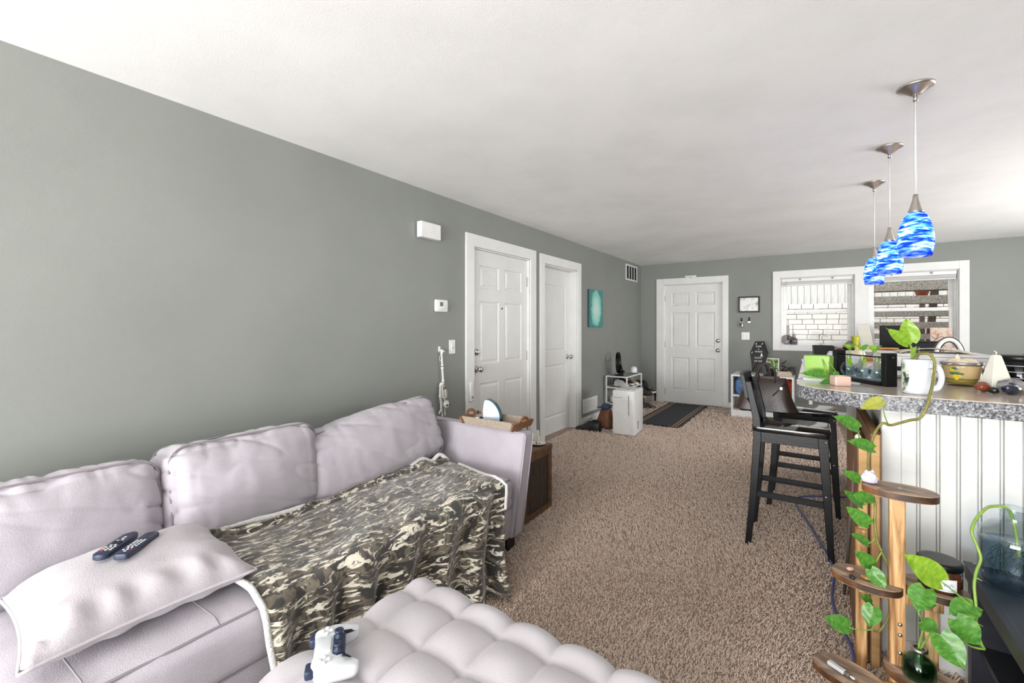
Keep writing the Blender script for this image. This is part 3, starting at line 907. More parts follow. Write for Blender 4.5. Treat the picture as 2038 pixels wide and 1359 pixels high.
# ------------------------------------------------------------------ camouflage blanket
def blanket():
    t = thing('throw_blanket', 'camouflage print throw blanket with white fleece edging draped over the sofa seat', 'blanket', (-1.8, 1.4, .45))
    o3 = Vector((1.8, -1.4, -.45))
    def f(s, d):
        # s along the sofa 0..1, d distance from the back hem in metres
        top = .585
        yl = .735 + .06 * max(0, .3 - d) - .02 * min(d, .6)
        yr = 2.13 - .08 * min(1, max(0, d - .15) / .4) - .27 * max(0, min(1, (d - .6) / .42))
        y = yl + (yr - yl) * s
        xb = -2.03 + .03 * math.sin(s * 7) + .05 * s
        span = -1.468 - xb
        if d < top:
            k = d / top
            x = xb + span * k
            z = .468 + .010 * nz(x * 5, y * 5, 2, 1) + .010 * math.sin(18 * y + 9 * k + 4 * nz(x, y, 1, 2.2)) * (.3 + .7 * k)
            z += .02 * math.exp(-((s - .04) / .05) ** 2) * (1 - .5 * k)
            z += .022 * math.exp(-((s - .86 - .05 * k) / .03) ** 2)
            if d < .03:
                z += .012
            z -= max(0, k - .9) * .16
        else:
            e = d - top
            k = min(1, e / .40)
            ph = 15 * s + 1.5 * nz(s * 3, 0, 0, 1)
            amp = (.012 + .03 * k) * (1.2 if s > .5 else .9)
            flare = .02 + .05 * k + .16 * k * k * max(0, s - .55) / .45
            x = -1.468 + min(e, .05) * .3 + flare * .8 + amp * math.sin(2 * PI * (s * 6.5 + .35 * math.sin(5 * s) + .10 * k)) + .012 * nz(s * 9, k * 3, 0, 1)
            z = .449 - min(e, .412)
            if e > .412:
                x += (e - .412) * .8
                z = .037 + .012 * math.sin(20 * s)
            y += .03 * math.sin(2 * PI * (s * 6.5 + .3)) * k
        return Vector((x, y, z))
    nu, nv = 150, 90
    D = 1.03
    bm = NB()
    uvl = bm.loops.layers.uv.new('uv')
    g = [[bm.verts.new(f(i / nu, D * j / nv) + o3) for j in range(nv + 1)] for i in range(nu + 1)]
    for i in range(nu):
        for j in range(nv):
            fc = bm.faces.new((g[i][j], g[i + 1][j], g[i + 1][j + 1], g[i][j + 1]))
            for lp, (a, b) in zip(fc.loops, ((i, j), (i + 1, j), (i + 1, j + 1), (i, j + 1))):
                lp[uvl].uv = (1.42 * a / nu, D * b / nv)
    bmesh.ops.recalc_face_normals(bm, faces=bm.faces)
    c = obj('cloth', bm, 'camo', t, True)
    md = c.modifiers.new('thickness', 'SOLIDIFY'); md.thickness = .008; md.offset = 0
    for s, d0, d1 in ((0.0, .30, D), (1.0, .12, .70)):
        pts = [f(s, d0 + (d1 - d0) * k / 40) + o3 + Vector((0, -.004 if s == 0 else .004, .003)) for k in range(41)]
        obj('fleece_edge', tube(pts, .011, 8), 'fleece', t, True)
    # rolled hem along the back, fleece showing at both ends
    pts = [f(k / 60, .012) + o3 + Vector((-.006, 0, .004 * math.sin(k))) for k in range(61)]
    bm = tube(pts, [.012 + .004 * math.sin(k * .7) for k in range(61)], 10)
    uvl = bm.loops.layers.uv.new('uv')
    for fc in bm.faces:
        for lp in fc.loops:
            lp[uvl].uv = (lp.vert.co.y, lp.vert.co.x + lp.vert.co.z * 2)
    obj('rolled_hem', bm, 'camo', t, True)
    obj('fleece_fold', tube(smooth_path([f(.995, .03) + o3 + Vector((-.02, .02, .0)), f(.97, .01) + o3 + Vector((-.03, .01, .035)), f(.93, .01) + o3 + Vector((-.03, 0, .012)), f(.88, 0) + o3 + Vector((-.025, 0, .02)), f(.82, 0) + o3 + Vector((-.02, 0, .0))]), .013, 8), 'fleece', t, True)
    obj('fleece_fold', tube(smooth_path([f(.01, 0) + o3 + Vector((-.02, -.02, .0)), f(.10, 0) + o3 + Vector((-.04, 0, .01)), f(.22, 0) + o3 + Vector((-.035, 0, .004)), f(.32, 0) + o3 + Vector((-.02, 0, -.002))]), .014, 8), 'fleece', t, True)
blanket()

# ------------------------------------------------------------------ ottoman
def ottoman():
    x0, x1, y0, y1 = -1.2, -.1, .06, 1.165
    sp = .1638
    t = thing('ottoman', 'square button-tufted pale grey ottoman in the foreground', 'ottoman', ((x0 + x1) / 2, (y0 + y1) / 2, 0))
    cx, cy = (x0 + x1) / 2, (y0 + y1) / 2
    tx = [-1.092 + sp * k for k in range(6)]
    ty = [1.052 - sp * k for k in range(6)]
    def zf(x, y):
        ux, uy = (x - tx[0]) / sp, (ty[0] - y) / sp
        inx, iny = -.001 <= ux <= 5.001, -.001 <= uy <= 5.001
        gx = abs(math.sin(PI * ux)); gy = abs(math.sin(PI * uy))
        if not inx: gx = 1 if (ux < -.5 or ux > 5.5) else gx
        if not iny: gy = 1 if (uy < -.5 or uy > 5.5) else gy
        z = .423 + .028 * (gx ** .45) * (gy ** .45) + .006 * (gx + gy) / 2 - .012 * math.exp(-(((gx ** 2 + gy ** 2) / .05)))
        for e in (x - x0, x1 - x, y - y0, y1 - y):
            if e < .085:
                k = 1 - e / .085
                z -= .06 * (1 - math.sqrt(max(0, 1 - k ** 2.6)))
        return z
    n = 170
    bm = NB()
    g = [[bm.verts.new(Vector((x0 + (x1 - x0) * i / n - cx, y0 + (y1 - y0) * j / n - cy, zf(x0 + (x1 - x0) * i / n, y0 + (y1 - y0) * j / n)))) for j in range(n + 1)] for i in range(n + 1)]
    for i in range(n):
        for j in range(n):
            bm.faces.new((g[i][j], g[i + 1][j], g[i + 1][j + 1], g[i][j + 1]))
    rim = [g[i][0] for i in range(n + 1)] + [g[n][j] for j in range(1, n + 1)] + [g[i][n] for i in range(n - 1, -1, -1)] + [g[0][j] for j in range(n - 1, 0, -1)]
    low = [bm.verts.new(Vector((v.co.x * .99, v.co.y * .99, .28))) for v in rim]
    for k in range(len(rim)):
        j = (k + 1) % len(rim)
        bm.faces.new((rim[k], rim[j], low[j], low[k]))
    bmesh.ops.recalc_face_normals(bm, faces=bm.faces)
    top = obj('tufted_top', bm, 'ottoman_fabric', t, True)
    for a in tx:
        for b in ty:
            obj('tuft_button', lathe([(0, .006), (.006, .005), (.009, .001), (.009, -.004)], 10, (a - cx, b - cy, zf(a, b))), 'ottoman_fabric', top, True)
    for k in range(6):
        for axis in (0, 1):
            pts = []
            for m in range(0, 111):
                if axis == 0:
                    x, y = tx[k], y0 + .03 + (y1 - y0 - .06) * m / 110
                else:
                    x, y = x0 + .03 + (x1 - x0 - .06) * m / 110, ty[k]
                pts.append((x - cx, y - cy, zf(x, y) - .0005))
            obj('seam', tube(pts, .0018, 4), 'seam_thread', top, True)
    obj('body', box(x0 - cx + .012, x1 - cx - .012, y0 - cy + .012, y1 - cy - .012, .09, .3, .015), 'ottoman_fabric', t, 'auto')
    for sx in (-1, 1):
        for sy in (-1, 1):
            obj('leg', prism([(a * .03, b * .03) for a, b in ((-1, -1), (1, -1), (1, 1), (-1, 1))], 0, .1, Matrix.Translation((sx * .47, sy * .47, 0))), 'dark_wood_leg', t)
    return zf
oz = ottoman()

def controller():
    t = thing('game_controller', 'white game controller with dark thumbsticks lying on the ottoman', 'controller', (-1.055, .705, .452), R(-37.2))
    # shell: centre block and two tapering grips
    bm = NB()
    n = 40
    def outline(k):
        pass
    half = [(0, -.044), (.03, -.046), (.058, -.05), (.074, -.04), (.083, -.012), (.086, .02), (.084, .05), (.077, .064), (.066, .066), (.056, .054), (.047, .036), (.036, .026), (.0, .024)]
    sh = smooth_path([(x, y, 0) for x, y in half], 4)
    pts = [(p.x, p.y) for p in sh] + [(-p.x, p.y) for p in sh[::-1][1:-1]]
    # layered loft from bottom to top
    layers = []
    for z, k in ((.004, .80), (.012, .93), (.022, 1.0), (.032, .985), (.04, .93), (.045, .82), (.0465, .66)):
        ring = []
        for x, y in pts:
            # shrink towards a spine so the grips keep their shape
            sxp = max(-.062, min(.062, x)); syp = max(-.015, min(.045 if abs(x) > .045 else -.002, y))
            drop = -.010 * max(0, (y - .01) / .055)
            ring.append(bm.verts.new(Vector((sxp + (x - sxp) * k, syp + (y - syp) * k, z + drop * (z / .045) + (.004 if k > .9 else .0)))))
        layers.append(ring)
    m = len(pts)
    for a, b in zip(layers, layers[1:]):
        for i in range(m):
            j = (i + 1) % m
            bm.faces.new((a[i], a[j], b[j], b[i]))
    bm.faces.new(layers[0][::-1]); bm.faces.new(layers[-1])
    bmesh.ops.triangulate(bm, faces=[f for f in bm.faces if len(f.verts) > 4])
    bmesh.ops.recalc_face_normals(bm, faces=bm.faces)
    obj('shell', bm, 'ceramic_white', t, True)
    obj('center_panel', prism([(-.034, .0), (.034, .0), (.044, .012), (.036, .031), (-.036, .031), (-.044, .012)], .02, .0475, bev=.002), 'navy_plastic', t, 'auto')
    obj('touchpad', prism([(-.03, -.044), (.03, -.044), (.026, -.004), (-.026, -.004)], .035, .051, bev=.002), 'ceramic_white', t, 'auto')
    for s in (-1, 1):
        st = obj('thumbstick', lathe([(.013, .046), (.012, .05), (.006, .053), (.006, .058), (.0115, .06), (.012, .064), (.009, .066), (.006, .0645), (0, .064)], 24, (s * .026, .014, 0)), 'navy_plastic', t, True)
        obj('trigger', box(s * .058 - .018, s * .058 + .018, -.062, -.04, .016, .04, .006), 'navy_plastic', t, 'auto')
        for a, b in ((-.011, 0), (.011, 0), (0, -.011), (0, .011)):
            obj('button', lathe([(.0055, .046), (.0055, .0505), (.0045, .0515), (0, .0515)], 14, (s * .056 + a, -.018 + b, 0)), 'clear_glass' if False else 'white_plastic', t, True)
        obj('grip_stripe', tube(smooth_path([(s * .045, .026, .042), (s * .055, .046, .036), (s * .066, .064, .026)]), [.006, .002], 6), 'black_plastic', t, True)
controller()

# ------------------------------------------------------------------ wooden box table beside the sofa, tray on the arm
def crate():
    t = thing('side_table', 'dark stained wooden box table between the sofa arm and the white doors', 'side table', (-1.87, 2.69, 0), 0)
    hx, hy, H = .27, .19, .475
    obj('core', box(-hx + .02, hx - .02, -hy + .02, hy - .02, .01, H - .03), 'crate_wood', t)
    obj('top', box(-hx - .005, hx + .005, -hy - .005, hy + .005, H - .035, H, .004), 'crate_edge', t)
    bm = NB()
    for x in (-hx, hx - .035):
        for y in (-hy, hy - .035):
            add_box(bm, x, x + .035, y, y + .035, 0, H - .036)
    for y in (-hy, hy - .035):
        add_box(bm, -hx + .035, hx - .035, y, y + .035, 0, .04); add_box(bm, -hx + .035, hx - .035, y, y + .035, H - .07, H - .036)
    for x in (-hx, hx - .035):
        add_box(bm, x, x + .035, -hy + .035, hy - .035, 0, .04); add_box(bm, x, x + .035, -hy + .035, hy - .035, H - .07, H - .036)
    obj('frame', bm, 'crate_edge', t)
    for k in range(5):
        a = -hy + .037 + k * (2 * hy - .074) / 5; w = (2 * hy - .074) / 5
        for s in (-1, 1):
            x = s * (hx - .018)
            obj('plank', box(x - .006, x + .006, a + .001, a + w - .001, .041, H - .071), 'crate_wood', t)
crate()
t = thing('candle_holder', 'silver dish with a white taper candle on the box table', 'candle holder', (-1.667, 2.79, .475))
obj('dish', lathe([(0, 0), (.03, 0), (.055, .006), (.062, .014), (.058, .014), (.03, .007), (0, .006)], 32), 'brushed_nickel', t, True)
obj('socket', lathe([(.016, .006), (.016, .03), (.012, .03), (.012, .012), (0, .012)], 20), 'brushed_nickel', t, True)
obj('candle', lathe([(.0115, .012), (.0105, .1), (.006, .105), (0, .106)], 16), 'wax_white', t, True)
obj('finger_loop', tube([(-.055, -.01 + .014 * math.sin(a), .022 + .016 * math.cos(a)) for a in np.linspace(0, 2 * PI, 14)[:-1]], .004, 6, True), 'brushed_nickel', t, True)

def tray():
    # stands along the sofa arm; long axis x
    t = thing('serving_tray', 'weathered wooden serving tray with cut-out handles on the sofa arm', 'tray', (-1.735, 2.36, .682), 0)
    hx, hy = .195, .10
    obj('bottom', box(-hx, hx, -hy + .02, hy - .02, .012, .022), 'tray_wood', t)
    for s in (-1, 1):
        bm = NB()
        mx = Matrix.Translation((0, s * (hy - .012), .012)) @ Matrix.Rotation(R(-18 * s), 4, 'X')
        add_box(bm, -hx - .006, hx + .006, -.006, .006, 0, .052, .002, 1, mx)
        obj('side', bm, 'tray_wood', t)
        # end board with an oval hand hole
        out = smooth_path([(-hy - .012, 0, 0), (-hy - .02, .045, 0), (-.06, .052, 0), (-.03, .078, 0), (0, .085, 0), (.03, .078, 0), (.06, .052, 0), (hy + .02, .045, 0), (hy + .012, 0, 0)], 4)
        out = [(p.x, p.y) for p in out]
        hole = [(.032 * math.cos(a), .055 + .011 * math.sin(a)) for a in np.linspace(0, 2 * PI, 25)[:-1]]
        bm = NB()
        mx = Matrix.Translation((s * hx, 0, .012)) @ Matrix.Rotation(R(20 * s), 4, 'Y') @ Matrix.Rotation(R(90), 4, 'Z') @ Matrix.Rotation(R(90), 4, 'X')
        ov = [bm.verts.new(Vector((x, y, 0))) for x, y in out]
        oe = [bm.edges.new((ov[i], ov[(i + 1) % len(ov)])) for i in range(len(ov))]
        hv = [bm.verts.new(Vector((x, y, 0))) for x, y in hole]
        he = [bm.edges.new((hv[i], hv[(i + 1) % len(hv)])) for i in range(len(hv))]
        bmesh.ops.triangle_fill(bm, edges=oe + he, use_beauty=True)
        r = bmesh.ops.extrude_face_region(bm, geom=list(bm.faces))
        bmesh.ops.translate(bm, verts=[v for v in r['geom'] if isinstance(v, bmesh.types.BMVert)], vec=(0, 0, .012))
        bmesh.ops.recalc_face_normals(bm, faces=bm.faces)
        bmesh.ops.transform(bm, matrix=mx, verts=bm.verts)
        obj('end_board', bm, 'tray_wood_dark', t)
    for x in (-.15, .15):
        for y in (-.045, .045):
            obj('foot', lathe([(0, 0), (.012, 0), (.012, .012), (0, .012)], 12, (x, y, 0)), 'vent_dark', t)
tray()
def agate():
    t = thing('agate_bookend', 'half-moon blue agate bookend standing in the wooden tray', 'bookend', (-1.76, 2.36, .705), R(20))
    prof = [(-.055, 0)] + [(-.055 + .115 * math.sin(a) ** .9, .145 * math.cos(a) ** .8 if math.cos(a) > 0 else 0) for a in np.linspace(.02, PI / 2, 16)]
    prof = [(-.055, 0), (-.06, .07), (-.052, .135), (-.04, .148), (-.02, .146), (.008, .13), (.034, .10), (.05, .065), (.054, .03), (.048, 0)]
    pp = smooth_path([(x, y, 0) for x, y in prof], 4)
    poly = [(p.x, p.y) for p in pp]
    mx = Matrix.Rotation(R(90), 4, 'X')
    obj('face', prism(poly, .014, .0225, mx), 'agate_face', t)
    bm = prism([(x * 1.04 + .002, y * 1.015) for x, y in poly], -.03, .0145, mx)
    for v in bm.verts:
        v.co += Vector((nz(*v.co, 50), nz(v.co.y, v.co.x, v.co.z, 50), 0)) * .004
        v.co.z = max(v.co.z, 0)
    obj('rough_rim', bm, 'agate_rim', t)
    obj('felt_foot', box(.02, .062, -.0, .032, 0, .025, .003), 'vent_dark', t)
agate()
t = thing('metal_pot', 'small shiny silver pot with a black knob at the left end of the tray', 'pot', (-1.875, 2.35, .705))
obj('bowl', lathe([(0, 0), (.02, 0), (.034, .01), (.038, .022), (.032, .032), (.02, .035)], 28), 'chrome', t, True)
obj('lid', lathe([(.031, .033), (.022, .041), (.008, .045), (0, .046)], 28), 'chrome', t, True)
obj('knob', lathe([(.004, .044), (.004, .062), (.006, .066), (0, .07)], 12), 'black_metal', t, True)
t = thing('plastic_cover', 'slim white plastic cover on the door casing behind the tray', 'wall cover', (XL + .018, 3.10, .66))
obj('shell', box(0, .022, -.028, .028, 0, .18, .012, 4), 'white_plastic', t, 'auto')
obj('slot', box(.021, .024, -.01, .01, .03, .05), 'grey_plastic', t)

# ------------------------------------------------------------------ things on the left wall
t = thing('door_chime', 'white box door chime high on the grey wall', 'door chime', (XL, 2.56, 2.105))
obj('cover', box(.006, .06, -.108, .108, -.062, .062, .004), 'white_plastic', t)
obj('back_plate', box(0, .008, -.098, .098, -.056, .056), 'grey_plastic', t)
for k in range(5):
    obj('grille_line', box(.0595, .0605, -.09, .09, -.04 + k * .02, -.038 + k * .02), 'white_trim', t)
t = thing('thermostat', 'white rounded thermostat with a small grey screen', 'thermostat', (XL, 2.72, 1.513))
obj('body', box(0, .028, -.075, .075, -.052, .052, .014, 4), 'white_plastic', t, 'auto')
obj('screen', box(.027, .0295, -.028, .008, -.004, .030, .002), 'screen_grey', t)
for k, (y, z) in enumerate(((.042, .02), (.042, .0), (.042, -.018), (-.02, -.03), (0, -.03), (.02, -.03))):
    obj('button', box(.027, .031, y - .008, y + .008, z - .004, z + .004, .002), 'white_key', t)
t = thing('light_switch', 'single white dimmer switch plate beside the hanging toy skeleton', 'light switch', (XL, 2.868, 1.165))
obj('plate', box(0, .006, -.038, .038, -.06, .06, .003), 'white_plastic', t)
obj('rocker', box(.005, .010, -.017, .017, -.034, .034, .002), 'white_trim', t)
obj('slider', box(.009, .013, -.008, .012, -.012, -.006, .001), 'grey_plastic', t)
t = thing('wall_painting', 'small teal and pale green abstract painting on canvas', 'painting', (XL, 5.885, 1.593))
obj('canvas', box(0, .028, -.235, .235, -.262, .262, .003), 'painting_edge', t)
obj('picture', box(.028, .0295, -.233, .233, -.26, .26), 'teal_painting', t)
def vent(name, label, y0, y1, z0, z1, n, vertical, backm):
    t = thing(name, label, 'vent', (XL, (y0 + y1) / 2, (z0 + z1) / 2))
    a, b = (y1 - y0) / 2, (z1 - z0) / 2
    bm = NB(); s = .022
    for q in ((-a, a, b - s, b), (-a, a, -b, -b + s), (-a, -a + s, -b + s, b - s), (a - s, a, -b + s, b - s)):
        add_box(bm, 0, .012, q[0], q[1], q[2], q[3])
    obj('frame', bm, 'white_trim', t)
    obj('backing', box(.0, .002, -a + s, a - s, -b + s, b - s), backm, t)
    for k in range(n):
        if vertical:
            y = -a + s + (2 * a - 2 * s) * (k + 1) / (n + 1)
            obj('bar', box(.003, .011, y - .005, y + .005, -b + s, b - s), 'white_trim', t)
        else:
            z = -b + s + (2 * b - 2 * s) * (k + .5) / n
            mx = Matrix.Translation((.006, 0, z)) @ Matrix.Rotation(R(35), 4, 'Y')
            obj('slat', box(-.007, .007, -a + s, a - s, -.0012, .0012, mx=mx), 'white_trim', t)
    return t
vent('return_vent', 'dark return air vent high by the far corner', 7.165, 7.72, 2.12, 2.385, 3, True, 'vent_dark')
vent('wall_register', 'low white slatted wall register behind the boots', 5.50, 5.965, .155, .345, 12, False, 'grey_plastic')

# ------------------------------------------------------------------ bar, counter, stools
t = thing('breakfast_bar', 'white beadboard bar half-wall behind the wooden plant stand', 'bar', (.252, 2.36, 0))
obj('core', box(.004, .588, .016, 2.55, 0, 1.008), 'bar_panel', t)
pl = None
k = 0
x = .045
while x < .585:
    w = .0575
    bm = NB()
    add_box(bm, 0, w - .012, .001, .016, .0, 1.006, .003, 2)
    add_lathe(bm, [(0, 0), (.0035, 0), (.0035, 1.006), (0, 1.006)], 8, (w - .006, .007, 0))
    if pl is None:
        pl = obj('plank', bm, 'bar_panel', t, loc=(x, 0, 0)).data
    else:
        bm.free(); piece(pl, 'plank', t, (x, 0, 0))
    x += w
bm = NB(); add_box(bm, -.018, .045, -.006, .016, 0, 1.007, .003, 1); add_box(bm, -.018, .004, .016, .075, 0, 1.007, .003, 1)
obj('corner_trim', bm, 'bar_panel', t)
obj('side_panel', box(-.002, .004, .075, 2.55, 0, 1.007), 'bar_panel', t)
obj('skirting', box(.045, .588, -.014, .0, 0, .085, .004, 1), 'bar_panel', t)
obj('side_skirting', box(-.016, -.002, .075, 2.55, 0, .085, .004, 1), 'bar_panel', t)
t = thing('bar_counter', 'raised countertop with speckled grey stone edge and pale top', 'countertop', (.39, 3.6, 1.01))
pp = [(-.065, 2.50), (-.05, 2.44), (.0, 2.385), (.10, 2.305), (.16, 2.28), (.25, 2.272), (.90, 2.272), (.90, 4.98), (-.065, 4.98)]
pp = [(a - .39, b - 3.6) for a, b in pp]
obj('edge', prism(pp, 0, .057, bev=.004), 'granite', t)
obj('top_surface', prism([(a * .996, b * .998) for a, b in pp], .0575, .0615), 'laminate', t)

def stool(label, loc):
    t = thing('bar_stool', label, 'stool', loc, 0, 'black wooden bar stools')
    hy = .175
    def leg(pts, hw):
        bm = NB()
        rings = []
        for (x, y, z, a, b) in pts:
            rings.append([bm.verts.new(Vector((x + i * a, y + j * b, z))) for i, j in ((-1, -1), (1, -1), (1, 1), (-1, 1))])
        for p, q in zip(rings, rings[1:]):
            for k in range(4):
                bm.faces.new((p[k], p[(k + 1) % 4], q[(k + 1) % 4], q[k]))
        bm.faces.new(rings[0][::-1]); bm.faces.new(rings[-1])
        bmesh.ops.recalc_face_normals(bm, faces=bm.faces)
        bmesh.ops.bevel(bm, geom=list(bm.edges), offset=.003, segments=1, affect='EDGES')
        return bm
    for s in (-1, 1):
        y0 = s * hy
        obj('rear_leg', leg([(-.215, y0, 0, .016, .014), (-.185, y0 * .97, .33, .02, .015), (-.165, y0 * .95, .66, .022, .016), (-.17, y0 * .95, .78, .021, .016), (-.215, y0 * .95, 1.0, .016, .014)], 0), 'stool_black', t)
        obj('front_leg', leg([(.205, y0, 0, .015, .014), (.185, y0 * .97, .35, .02, .016), (.165, y0 * .95, .70, .026, .018)], 0), 'stool_black', t)
        obj('side_rail', box(-.15, .15, y0 * .95 - .01, y0 * .95 + .01, .635, .70, .002, 1), 'stool_black', t)
        obj('stretcher', box(-.175, .175, y0 * .97 - .009, y0 * .97 + .009, .30, .335, .002, 1), 'stool_black', t)
        for z in (.37, .68):
            obj('bolt_cap', lathe([(0, .003), (.004, .003), (.006, 0)], 10, mx=Matrix.Translation((.18, s * (hy * .96 + .0165), z)) @ Matrix.Rotation(R(-90 * s), 4, 'X')), 'brushed_nickel', t, True)
    obj('front_rail', box(.155, .175, -.15, .15, .635, .70, .002, 1), 'stool_black', t)
    obj('rear_rail', box(-.175, -.155, -.15, .15, .635, .70, .002, 1), 'stool_black', t)
    obj('foot_rest', box(.175, .195, -.16, .16, .225, .262, .002, 1), 'stool_black', t)
    obj('rear_stretcher', box(-.2, -.182, -.16, .16, .40, .432, .002, 1), 'stool_black', t)
    # seat, slightly dished, rounded corners
    def sf(a, b):
        return None
    bm = prism([(x, y) for x, y in rrect(.40, .385, .03, 5)], .70, .728, bev=.006)
    bmesh.ops.translate(bm, verts=bm.verts, vec=(.005, 0, 0))
    obj('seat', bm, 'stool_seat', t, 'auto')
    # curved top rail
    bm = NB()
    rows = []
    n = 12
    for k in range(n + 1):
        q = -1 + 2 * k / n
        x = -.222 - .022 * (1 - q * q); y = q * .18
        rows.append([bm.verts.new(Vector((x + dx + (z - .9) * -.18, y, z))) for dx, z in ((.009, .90), (.009, 1.035), (-.009, 1.04), (-.009, .90))])
    for p, q in zip(rows, rows[1:]):
        for k in range(4):
            bm.faces.new((p[k], p[(k + 1) % 4], q[(k + 1) % 4], q[k]))
    bm.faces.new(rows[0][::-1]); bm.faces.new(rows[-1])
    bmesh.ops.recalc_face_normals(bm, faces=bm.faces)
    obj('top_rail', bm, 'stool_black', t, 'auto')
    obj('cross_slat', tube([(-.172, -.15, .72), (-.21, 0, .83), (-.235, .15, .93)], .012, 8, flat=.6), 'stool_black', t, True)
    obj('cross_slat', tube([(-.172, .15, .72), (-.21, 0, .83), (-.235, -.15, .93)], .012, 8, flat=.6), 'stool_black', t, True)
    return t
st1 = stool('nearer black wooden bar stool with an empty seat', (-.115, 3.265, 0))
st2 = dup(st1, (-.055, 4.0, 0), 0, 'farther black wooden bar stool behind the brown handbag')

def handbag():
    t = thing('handbag', 'dark brown leather tote bag with loop handle between the bar stools', 'handbag', (-.285, 3.715, .735))
    # winged trapezoid body, bottom on z=0
    bm = NB()
    rows = []
    n = 10
    for k in range(n + 1):
        z = .235 * k / n
        q = k / n
        w = .18 - .05 * q + .03 * (1 - q) ** 3
        d = .055 * (1 - q) ** .7 + .012
        ring = []
        for a in np.linspace(0, 2 * PI, 33)[:-1]:
            ca, sa = math.cos(a), math.sin(a)
            x = w * (abs(ca) ** .5) * (1 if ca > 0 else -1); y = d * (abs(sa) ** .6) * (1 if sa > 0 else -1)
            ring.append(bm.verts.new(Vector((x + .006 * nz(x * 9, z * 9, 1), y + .005 * nz(x * 8, z * 8, 3), z))))
        rows.append(ring)
    for p, q in zip(rows, rows[1:]):
        for k in range(32):
            bm.faces.new((p[k], p[(k + 1) % 32], q[(k + 1) % 32], q[k]))
    bm.faces.new(rows[0][::-1]); bm.faces.new(rows[-1])
    bmesh.ops.recalc_face_normals(bm, faces=bm.faces)
    obj('body', bm, 'brown_leather_dark', t, 'auto')
    obj('flap', box(-.07, .09, -.03, -.02, .15, .245, .004, 2, Matrix.Rotation(R(-4), 4, 'X')), 'brown_leather_dark', t, 'auto')
    for y in (-.022, .022):
        h = obj('handle', tube(smooth_path([(-.04, y, .20), (-.045, y, .27), (-.015, y, .325), (.03, y, .33), (.06, y, .28), (.062, y, .20)]), .011, 8, flat=.45), 'brown_leather_dark', t, True)
    s = obj('side_strap', tube(smooth_path([(.05, -.05, .11), (.09, -.052, .16), (.125, -.03, .2)]), .012, 8, flat=.35), 'brown_leather_dark', t, True)
    obj('buckle', box(.092, .112, -.064, -.05, .155, .178, .003), 'chrome', s)
    obj('stud', lathe([(.008, 0), (.008, .004), (0, .006)], 14, mx=Matrix.Translation((-.15, -.03, .19)) @ Matrix.Rotation(R(90), 4, 'X')), 'chrome', t, True)
    obj('shoulder_strap', tube(smooth_path([(-.06, .012, .2), (-.055, .09, .30), (-.022, .125, .314), (.012, .09, .30), (.03, .012, .2)]), .009, 8, flat=.5), 'brown_leather_dark', t, True)
handbag()

def flat_box(label, x0, x1, y0, y1, h):
    t = thing('cardboard_box', label, 'box', ((x0 + x1) / 2, (y0 + y1) / 2, 0), group='folded cardboard boxes')
    a, b = (x1 - x0) / 2, (y1 - y0) / 2
    obj('side', box(-a, -a + .004, -b, b, 0, h), 'cardboard_face', t)
    obj('side', box(a - .004, a, -b, b, 0, h), 'cardboard_face', t)
    obj('fold', box(-a + .004, a - .004, -b, -b + .005, 0, h - .004, .001, 1), 'cardboard', t)
    obj('fold', box(-a + .004, a - .004, b - .005, b, 0, h - .004, .001, 1), 'cardboard', t)
    obj('top_flap', box(-a + .004, a - .004, -b + .005, b - .005, h - .012, h - .008), 'cardboard', t)
flat_box('thick folded cardboard box nearest the stools against the bar', .150, .185, 2.26, 2.93, .86)
flat_box('taller folded cardboard box flat against the bar side', .188, .222, 2.24, 2.90, .92)
t = thing('curtain_rod', 'thin pale metal rod leaning by the cardboard boxes', 'rod', (.13, 2.75, 0))
obj('shaft', tube([(0, 0, .004), (.03, -.35, .86)], .007, 8), 'grey_metal', t, True)
obj('end_cap', lathe([(0, 0), (.011, .004), (.012, .014), (.006, .022), (0, .023)], 14, (.031, -.36, .86)), 'white_plastic', t, True)
obj('cable_on_floor', tube(smooth_path([(.23, 4.3, .016), (-.1, 4.05, .02), (-.03, 3.6, .02), (.06, 3.2, .02), (.095, 2.95, .02), (.08, 2.6, .02), (.13, 2.3, .02), (.16, 2.05, .02), (.30, 1.9, .02), (.42, 2.0, .02)], 10), .006, 7), 'cable_blue', None, True)
tag(bpy.data.objects['cable_on_floor'], 'thin blue cable running across the carpet under the stools', 'cable')
bpy.data.objects['cable_on_floor'].name = 'power_cable'

# ------------------------------------------------------------------ entry corner
t = thing('dehumidifier', 'tall white dehumidifier box standing on the carpet', 'dehumidifier', (-1.925, 5.44, 0), R(4))
obj('cabinet', box(-.135, .135, -.215, .215, .012, .555, .014, 3), 'white_plastic', t, 'auto')
obj('top_panel', box(-.07, .07, -.12, .02, .5545, .558, .002), 'white_trim', t)
obj('display', box(.0, .045, -.10, -.07, .5575, .559), 'screen_grey', t)
obj('tank_door', box(-.125, .1, -.219, -.214, .03, .45, .003), 'white_plastic', t)
obj('intake_line', box(-.12, -.01, -.2165, -.2145, .465, .47), 'grey_plastic', t)
obj('handle_groove', box(.062, .072, -.2215, -.2185, .26, .50, .002), 'grey_plastic', t)
obj('level_window', box(.1345, .137, -.06, -.03, .07, .17), 'screen_grey', t)
for x in (-.1, .1):
    for y in (-.17, .17):
        obj('foot', lathe([(0, 0), (.014, 0), (.014, .014), (0, .014)], 10, (x, y, 0)), 'grey_plastic', t)

